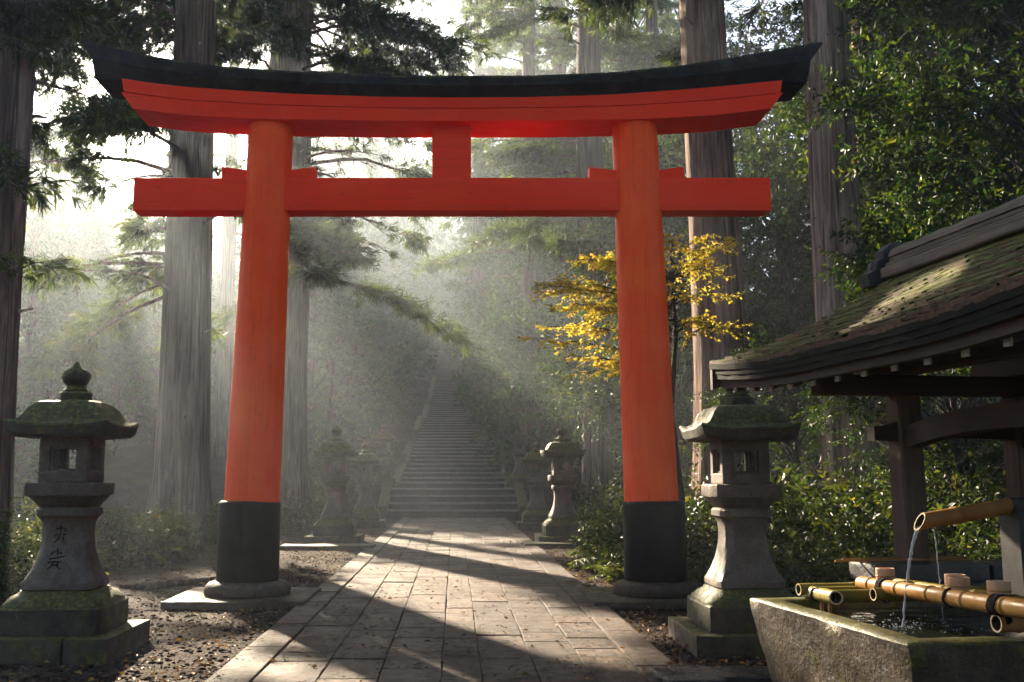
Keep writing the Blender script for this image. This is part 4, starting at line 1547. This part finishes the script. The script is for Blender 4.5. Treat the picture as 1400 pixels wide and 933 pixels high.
bs = [bush('shrub', 31, 1.0, 1.15, 520, 11, .095, .042), bush('shrub', 32, 1.15, .9, 560, 11, .10, .046), bush('shrub', 33, .8, 1.3, 460, 11, .085, .036)]
GS = 'shrubs along the foot of the slope'
right_bush = [(712, 43.5, 1, 1.3, 'hazy shrub spilling over the lower right edge of the long stair flight'), (699, 50, 0, 1.3, 'hazy shrub halfway up the right edge of the long stair flight'), (688, 57, 2, 1.3, 'hazy shrub at the upper right end of the long stair flight'),
    (675, 68, 1, 1.4, 'faint shrub beside the right edge of the topmost stair flight'),
    (1075, 11.6, 0, .95, 'shrub behind the pale lantern'), (1130, 10.9, 1, 1.0, 'shrub between the pale lantern and the pavilion post'),
    (1185, 10.6, 2, 1.0, 'shrub just left of the front pavilion post'), (1265, 10.4, 0, 1.05, 'shrub between the two pavilion posts'),
    (1335, 10.6, 1, 1.1, 'shrub behind the bamboo spout'), (1410, 10.8, 2, 1.2, 'shrub behind the dark spout post'),
    (1030, 12.6, 1, 1.0, 'shrub between the right pillar and the pale lantern'), (965, 14.2, 2, 1.1, 'shrub by the base of the right pillar'),
    (1110, 12.6, 2, 1.45, 'taller shrub above the one behind the pale lantern'), (1190, 12.4, 1, 1.6, 'taller shrub behind the front pavilion post'),
    (1300, 12.2, 2, 1.6, 'taller shrub in the gap of the pavilion'), (1395, 12.4, 0, 1.6, 'taller shrub right of the spout'),
    (925, 15.4, 0, 1.25, 'shrub behind the right pillar'), (892, 15.6, 1, 1.05, 'dark shrub left of the black base of the right pillar'),
    (868, 17.4, 0, 1.15, 'sunlit shrub beside the largest lantern right of the stairs'), (852, 20.5, 2, 1.25, 'upright shrub close behind the largest right lantern'),
    (880, 22.5, 1, 1.6, 'broad shrub below the grey hazy cedar'), (905, 18.8, 2, 1.7, 'tall shrub seen right of the right pillar'),
    (985, 16.6, 0, 1.6, 'shrub at the foot of the reddish cedar'), (1045, 15.4, 1, 1.7, 'broad shrub on the slope above the pale lantern'),
    (822, 25.5, 0, 1.2, 'shrub between the two mossy lanterns right of the stairs'), (850, 27.5, 1, 1.9, 'broad shrub on the bank right of the stairs'),
    (790, 31.5, 2, 1.3, 'hazy shrub beside the middle lantern right of the stairs'), (775, 37.5, 0, 1.5, 'hazy shrub beside the first stair landing on the right'),
    (1140, 14.4, 0, 1.9, 'large shrub on the slope under the pale cedar'), (1235, 14.2, 1, 1.9, 'large shrub on the slope behind the pavilion'),
    (1345, 14.4, 2, 1.9, 'large shrub high behind the pavilion beams'),
]
for px, Y, k, s, lab in right_bush:
    put(bs[k], (px - PPX) / F * Y, Y, s * .8, rg.uniform(0, 6.28), lab, GS)
GL2 = 'low shrubs left of the gate'
left_bush = [(528, 43, 0, 1.3, 'hazy shrub spilling over the lower left edge of the long stair flight'), (541, 50, 1, 1.3, 'hazy shrub halfway up the left edge of the long stair flight'), (551, 57.5, 2, 1.3, 'hazy shrub at the upper left end of the long stair flight'),
    (566, 68, 0, 1.4, 'faint shrub beside the left edge of the topmost stair flight'),
    (150, 17.0, 1, 1.25, 'low shrub at the end of the row left of the gate'), (195, 17.8, 0, 1.1, 'low sunlit shrub in front of the great pale cedar'),
    (238, 18.6, 2, .95, 'low shrub against the roots of the great pale cedar'), (110, 18.0, 2, 1.25, 'low shrub behind the shaft of the carved lantern'),
    (30, 13.6, 2, 1.15, 'leafy shrub at the foot of the dark slender cedar'), (62, 15.0, 0, 1.0, 'leafy shrub between the slender cedar and the carved lantern'),
    (-20, 12.0, 0, 1.0, 'shrub at the picture edge behind the carved lantern'), (286, 23.0, 0, 1.1, 'low shrub between the pale cedar and the left pillar'),
    (418, 27.0, 1, 1.3, 'hazy shrub behind the largest lantern left of the stairs'), (428, 31.0, 2, 1.7, 'upright hazy shrub beside the shadowed cedar'),
    (462, 34.0, 0, 1.5, 'hazy shrub behind the middle lantern left of the stairs'), (480, 40.0, 1, 1.5, 'hazy shrub beside the raised lantern on the left landing'),
    (455, 37.0, 2, 2.2, 'tall hazy shrub on the bank left of the stairs'),
]
for px, Y, k, s, lab in left_bush:
    put(bs[k], (px - PPX) / F * Y, Y, s * .8, rg.uniform(0, 6.28), lab, GL2)

# ---- the yellow maple behind the right pillar: flat sprays reaching out on both sides
rg = random.Random(9); g = np.random.default_rng(9)
MX, MY = 3.25, 14.9
mp = thing('maple_tree', 'slender maple with flat sprays of golden autumn leaves reaching out behind the right pillar', 'tree', (MX, MY, gz(MX, MY)))
bm = bmesh.new()
tp = [Vector((0, 0, -.2)), Vector((.08, .05, 1.2)), Vector((-.02, .1, 2.4)), Vector((.1, .1, 3.6)), Vector((.05, .1, 4.6))]
tube(bm, tp, [.085, .065, .05, .03, .012], 8)
A, B = [], []
targets = [((712, 466), .15), ((735, 388), .0), ((752, 420), .1), ((800, 352), .2), ((770, 492), -.2), ((820, 500), -.3), ((790, 445), .3), ((1004, 330), .2), ((1000, 405), .1), ((975, 440), -.2), ((960, 360), .4),
           ((930, 395), -.3), ((845, 405), .6), ((850, 460), .5), ((880, 330), -.4), ((990, 375), .5)]
targets += [((rg.uniform(725, 850), rg.uniform(350, 520)), rg.uniform(-.9, .9)) for _ in range(16)] + [((rg.uniform(900, 1000), rg.uniform(320, 450)), rg.uniform(-.9, .9)) for _ in range(9)]
for (tx, ty), dy in targets:
    e = np.array(at(tx, ty, MY + dy)) - np.array([MX, MY, gz(MX, MY)])
    s = np.array(tp[2]) * .5 + np.array(tp[3]) * .5
    s[2] = min(4.4, max(1.6, e[2] - .35 * abs(e[0]) * .5))
    n = 8
    pts = [s + (e - s) * (k / n) + np.array([0, 0, .12 * math.sin(PI * k / n)]) + g.normal(size=3) * .02 for k in range(n + 1)]
    tube_np(bm, pts, .018, .004, 5)
    ln = np.linalg.norm(e - s)
    dxy = (e - s) / ln
    for j in range(int(17 * ln)):
        u = rg.uniform(.18, 1.0) * n
        i = min(n - 1, int(u))
        p = pts[i] + (pts[i + 1] - pts[i]) * (u - i)
        sgn = rg.choice([-1, 1])
        a = math.atan2(dxy[1], dxy[0]) + sgn * rg.uniform(.4, 1.2)
        tl = rg.uniform(.15, .5) * (1.2 - .6 * u / n)
        q = p + np.array([math.cos(a) * tl, math.sin(a) * tl, rg.uniform(-.42, .22) * tl * 1.4])
        A.append(p); B.append(q)
        tube_np(bm, [p, (p + q) / 2 + np.array([0, 0, .015]), q], .005, .002, 3)
finish('trunk', bm, M['bark_dark'], mp, angle=60, recalc=False)
V, Tt, ti = leaves_on_twigs(g, np.array(A), np.array(B), 11, .058, .036, ang=65, up=1.2, flat=.6, droop=.2)
mesh_np('crown', V, Tt, M['maple'], mp, ti)

# ---- hazy forest on both sides of the stairs and beyond
ft = [clump_tree('forest_tree', 41, 11, 1.2, 3.0, 60, 20, 10, .26, .13, 'far', .16, twig_len=(.4, .8), clump_r=(.7, 1.3)),
      clump_tree('forest_tree', 42, 14, 1.5, 3.2, 80, 18, 10, .26, .11, 'far', .2, shape='cone', twig_len=(.4, .8), clump_r=(.7, 1.2), droop=.4),
      clump_tree('forest_tree', 43, 8, .6, 2.6, 46, 22, 10, .24, .13, 'far', .13, shape='layer', twig_len=(.4, .8), clump_r=(.7, 1.2))]
GF = 'hazy forest trees beyond the gate'
kinds = ['round leafy forest tree', 'pointed dark forest tree', 'low spreading forest tree']
forest = []
# left of the stairs, stepping down towards them
for px, Y, k, s in ((452, 46, 2, .8), (485, 50, 2, .85), (520, 56, 2, .8), (425, 52, 0, .95), (465, 60, 0, .95), (505, 66, 0, .9), (530, 74, 2, .95), (548, 86, 2, .9), (400, 58, 1, .8), (440, 70, 1, .85), (490, 80, 1, .8), (530, 92, 0, 1.1), (553, 104, 0, 1.0), (580, 122, 0, 1.1), (350, 60, 0, 1.1), (560, 140, 0, 1.5), (590, 160, 0, 1.7), (520, 120, 0, 1.5), (470, 100, 0, 1.4), (420, 84, 1, 1.3), (425, 46, 1, .75), (478, 58, 1, .7), (505, 78, 1, .75), (270, 56, 1, .72), (215, 50, 1, .68), (340, 56, 1, .9), (310, 72, 1, 1.0), (455, 88, 1, 2.0), (510, 95, 1, 1.95), (562, 112, 1, 1.7), (415, 76, 1, 1.7), (575, 175, 1, 1.75), (540, 178, 1, 1.7), (505, 150, 1, 1.7), (610, 185, 1, 1.7), (470, 130, 1, 1.7), (440, 115, 1, 1.6), (555, 120, 1, 1.35), (430, 100, 1, 1.5), (390, 90, 1, 1.4), (480, 135, 1, 1.6)):
    forest.append((px, Y, k, s, 'left of the stairs'))
# right of the stairs, taller
for px, Y, k, s in ((742, 40, 2, .85), (770, 42, 0, .95), (725, 47, 2, .9), (700, 54, 2, .85), (752, 50, 0, 1.1), (790, 54, 1, 1.15), (720, 58, 0, 1.1), (702, 64, 2, 1.0), (698, 72, 0, .95), (735, 66, 1, 1.25), (684, 86, 2, 1.0), (700, 78, 1, 1.25), (770, 68, 0, 1.5), (678, 100, 0, 1.2), (662, 118, 0, 1.3), (700, 98, 1, 1.5), (830, 60, 0, 1.5), (860, 50, 0, 1.3), (900, 48, 1, 1.3), (640, 130, 0, 1.5), (690, 125, 1, 1.8), (750, 95, 0, 1.9), (715, 70, 1, 1.7), (800, 74, 1, 1.9), (690, 94, 1, 1.5), (850, 66, 1, 1.7), (935, 60, 1, 1.7), (760, 110, 1, 2.0), (620, 150, 0, 1.6), (650, 165, 0, 1.8)):
    forest.append((px, Y, k, s, 'right of the stairs'))
# the dark misty wood at the far left, behind the sunbeams
for px, Y, k, s in ((35, 44, 1, .78), (85, 48, 1, .8), (135, 52, 1, .75), (-20, 46, 0, 1.0), (185, 52, 1, .66), (120, 60, 0, .8), (60, 58, 1, .95), (5, 60, 1, 1.05), (165, 62, 2, 1.0), (215, 56, 2, .75), (210, 68, 0, .8), (265, 60, 2, .85), (-50, 58, 1, 1.0), (310, 64, 2, .9), (90, 72, 1, 1.0), (150, 76, 0, .9), (40, 78, 1, 1.1), (250, 78, 0, .85), (70, 40, 2, .6), (20, 36, 2, .6), (160, 42, 2, .55)):
    forest.append((px, Y, k, s, 'in the misty wood left of the great pale cedar'))
cnt = {}
rg = random.Random(15)
for px, Y, k, s, where in forest:
    X = (px - PPX) / F * Y
    put(ft[k], X, Y, s, rg.uniform(0, 6.28), f'{kinds[k]} {where}', f'{kinds[k]}s {where}')

# ---- ferns at the foot of the right bank
GFN = 'ferns at the foot of the right bank'
g = np.random.default_rng(51)


def fern(seed):
    o = thing('fern', '', 'fern')
    g = np.random.default_rng(seed)
    A, B = [], []
    for k in range(16):
        a, ln, el = g.uniform(0, 2 * PI), g.uniform(.35, .6), g.uniform(.5, 1.1)
        p = np.array([0, 0, .02])
        d = np.array([math.cos(a) * math.cos(el), math.sin(a) * math.cos(el), math.sin(el)])
        for s in range(6):
            q = p + d * ln / 6
            A.append(p); B.append(q)
            p = q
            d = d + np.array([0, 0, -.26]); d /= np.linalg.norm(d)
    V, Tt, ti = leaves_on_twigs(g, np.array(A), np.array(B), 8, .10, .022, ang=70, up=1.5, flat=1.0, droop=.1, t0=0)
    mesh_np('fronds', V, Tt, M['fern'], o, ti)
    return o


fn = [fern(61), fern(62)]
flab = ['fern clump at the foot of the dark shrub left of the black pillar base', 'fern clump beside the largest right lantern', 'fern clump under the sunlit shrub near the largest right lantern', 'fern clump behind the right pillar base',
        'fern clump in the shade behind the pale lantern', 'fern clump under the shrub left of the front pavilion post', 'fern clump between the pavilion posts', 'fern clump by the roots of the great pale cedar', 'fern clump behind the carved lantern']
for (px, Y), lab, k in zip(((838, 14.9), (812, 19.0), (835, 16.0), (930, 13.6), (1060, 10.6), (1160, 9.9), (1260, 9.7), (205, 17.0), (75, 13.0)), flab, range(9)):
    put(fn[k % 2], (px - PPX) / F * Y, Y, 1.0 + .25 * (k % 3), k * 1.3, lab, GFN)

# ---- gravel, fallen leaves
g = np.random.default_rng(71)
N = 26000
Y = 6.2 + 16 * g.random(N) ** 1.8
X = g.uniform(-1, 1, N) * (2.2 + Y * .45)
ok = (np.abs(X + .03) > 1.80)
X, Y = X[ok], Y[ok]
bm = bmesh.new()
bmesh.ops.create_icosphere(bm, subdivisions=1, radius=1)
iv = np.array([v.co[:] for v in bm.verts]); it = np.array([[v.index for v in f.verts] for f in bm.faces])
bm.free()
N = len(X)
sz = .008 + .02 * g.random(N) ** 2.5
sc3 = sz[:, None] * g.uniform(.6, 1.3, (N, 3)) * np.array([1.2, 1, .6])
ang = g.uniform(0, 2 * PI, N)
Vv = iv[None] * sc3[:, None, :] * g.uniform(.8, 1.2, (N, len(iv), 1))
ca, sa = np.cos(ang)[:, None], np.sin(ang)[:, None]
zz = np.array([gz(x, y) for x, y in zip(X, Y)])
Vv = np.stack([Vv[..., 0] * ca - Vv[..., 1] * sa + X[:, None], Vv[..., 0] * sa + Vv[..., 1] * ca + Y[:, None], Vv[..., 2] + zz[:, None] - .027], -1).reshape(-1, 3)
Tt = (it[None] + (np.arange(N) * len(iv))[:, None, None]).reshape(-1, 3)
t = NT('pebbles')
geo = t.n('ShaderNodeNewGeometry')
M['pebble'] = t.done(t.bsdf(t.ramp(geo.outputs['Random Per Island'], [(0, (.016, .011, .008)), (.5, (.040, .028, .021)), (.9, (.075, .055, .043)), (1, (.13, .10, .082))]), .9, None, .02))
tag(mesh_np('gravel', Vv, Tt, M['pebble']), kind='stuff')

N = 2600
Y = 6.2 + 19 * g.random(N) ** 1.6
side = np.where(g.random(N) < .6, 1, -1)
edge = np.abs(g.normal(0, .9, N))
X = side * (1.75 + edge * .8 * (1 + .03 * Y)) - .04
far = g.random(N) < .10
X[far] = g.uniform(-1.7, 1.6, far.sum())
Z = np.array([gz(x, y) if abs(x + .03) > 1.75 else .026 for x, y in zip(X, Y)]) + g.uniform(-.004, .012, N)
P = np.stack([X, Y, Z], -1)
D = nrm(np.stack([g.normal(size=N), g.normal(size=N), g.normal(size=N) * .18], -1))
V, Tt, ti = leaves_on_twigs(g, P, P + D * .01, 1, .055, .032, ang=10, up=3, flat=0, fold=.3, jit=.25, droop=0)
tag(mesh_np('fallen_leaves', V, Tt, M['litter'], None, ti), kind='stuff')

# a half buried log edging and roots at the left
bm = bmesh.new()
pts = [Vector(at(x, y, 1.5 * F / (y - 648))) for x, y in ((165, 797), (200, 799), (240, 795), (275, 790), (296, 786))]
for p in pts: p.z = .01
tube(bm, pts, [.03, .045, .045, .04, .03], 8)
rough(bm.verts, .012, 6, 2)
tag(finish('log_edging', bm, M['bark_dark']), 'thin half buried mossy log edging the gravel left of the gate', 'log')

# ---- leaf mass added behind the viewer to block sky light from the fronts
g = np.random.default_rng(91)
n = 5200
a = g.uniform(PI * 1.02, PI * 1.98, n)
rr = g.uniform(11, 24, n)
p = np.stack([rr * 1.25 * np.cos(a), rr * np.sin(a) - 1, g.uniform(.5, 17, n)], -1)
keep = np.array([noise.noise((x * .22, y * .22, z * .22)) for x, y, z in p]) > -.18
p = p[keep]
q = p + nrm(g.normal(size=p.shape)) * .8
V, Tt, ti = leaves_on_twigs(g, p, q, 9, .55, .26, ang=55)
tag(mesh_np('forest', V, Tt, M['far'], None, ti), kind='stuff')  # added mass, never in view, there only to dim the fronts

# cedar needles and small twigs shed on the stones
g = np.random.default_rng(73)
N = 5200
Y = 6.0 + 26 * g.random(N) ** 1.7
X = g.uniform(-1.78, 1.7, N)
k = np.array([noise.noise((x * 1.4, y * 1.1, 4.0)) for x, y in zip(X, Y)]) > -.12
X, Y = X[k], Y[k]
P = np.stack([X, Y, np.full(len(X), .028)], -1)
D = nrm(np.stack([g.normal(size=len(X)), g.normal(size=len(X)), g.normal(size=len(X)) * .05], -1))
V, Tt, ti = leaves_on_twigs(g, P, P + D * .01, 1, .05, .007, ang=5, up=3, flat=0, fold=.2, jit=.1, droop=0)
tag(mesh_np('needle_litter', V, Tt, M['litter'], None, ti), kind='stuff')
# ------------------------------------------------------------------ air, sky, sun
HAZE = .0020
bm = bmesh.new()
x0, x1, y0, y1, z0, z1 = -132, 132, -42, 212, -8, 56
bmesh.ops.create_cube(bm, size=1)
for v in bm.verts:
    v.co = ((x0 + x1) / 2 + v.co.x * (x1 - x0), (y0 + y1) / 2 + v.co.y * (y1 - y0), (z0 + z1) / 2 + v.co.z * (z1 - z0))
t = NT('morning_haze')
pv = t.n('ShaderNodeVolumePrincipled')
pv.inputs['Color'].default_value = (.80, .89, 1, 1)
pv.inputs['Density'].default_value = HAZE
pv.inputs['Anisotropy'].default_value = .75
t.l(pv.outputs[0], t.out.inputs['Volume'])
hz = finish('haze', bm, t.m, smooth=False)
tag(hz, kind='stuff')

w = bpy.data.worlds.new('World')
sc.world = w
w.use_nodes = True
nt = w.node_tree
bg = nt.nodes['Background']
sky = nt.nodes.new('ShaderNodeTexSky')
sky.sky_type = 'NISHITA'
sky.sun_disc = False
sky.sun_elevation = SUN_EL
sky.sun_rotation = SUN_AZ
sky.air_density = .7
sky.dust_density = 1.0
sky.ozone_density = 0.0
nt.links.new(sky.outputs[0], bg.inputs['Color'])
bg.inputs['Strength'].default_value = .05

sd = bpy.data.lights.new('sun', 'SUN')
sd.energy = 5.0
sd.angle = R(.8)
sd.color = (1, .84, .62)
so = link(bpy.data.objects.new('sun', sd))
so.rotation_euler = Vector(SUN).to_track_quat('Z', 'Y').to_euler()
so.location = (-20, 40, 40)

sc.view_settings.view_transform = 'Standard'
sc.view_settings.look = 'None'
sc.view_settings.gamma = 1
sc.view_settings.exposure = 2.85
sc.render.film_transparent = False
sc.render.engine = 'CYCLES'
cy = sc.cycles
cy.use_denoising = True
cy.denoiser = 'OPENIMAGEDENOISE'
cy.use_adaptive_sampling = True
cy.adaptive_threshold = .02
cy.max_bounces = 6
cy.diffuse_bounces = 3
cy.glossy_bounces = 3
cy.transmission_bounces = 6
cy.transparent_max_bounces = 6
cy.volume_bounces = 2
cy.sample_clamp_indirect = 6
cy.caustics_reflective = False
cy.caustics_refractive = False
cy.blur_glossy = .5
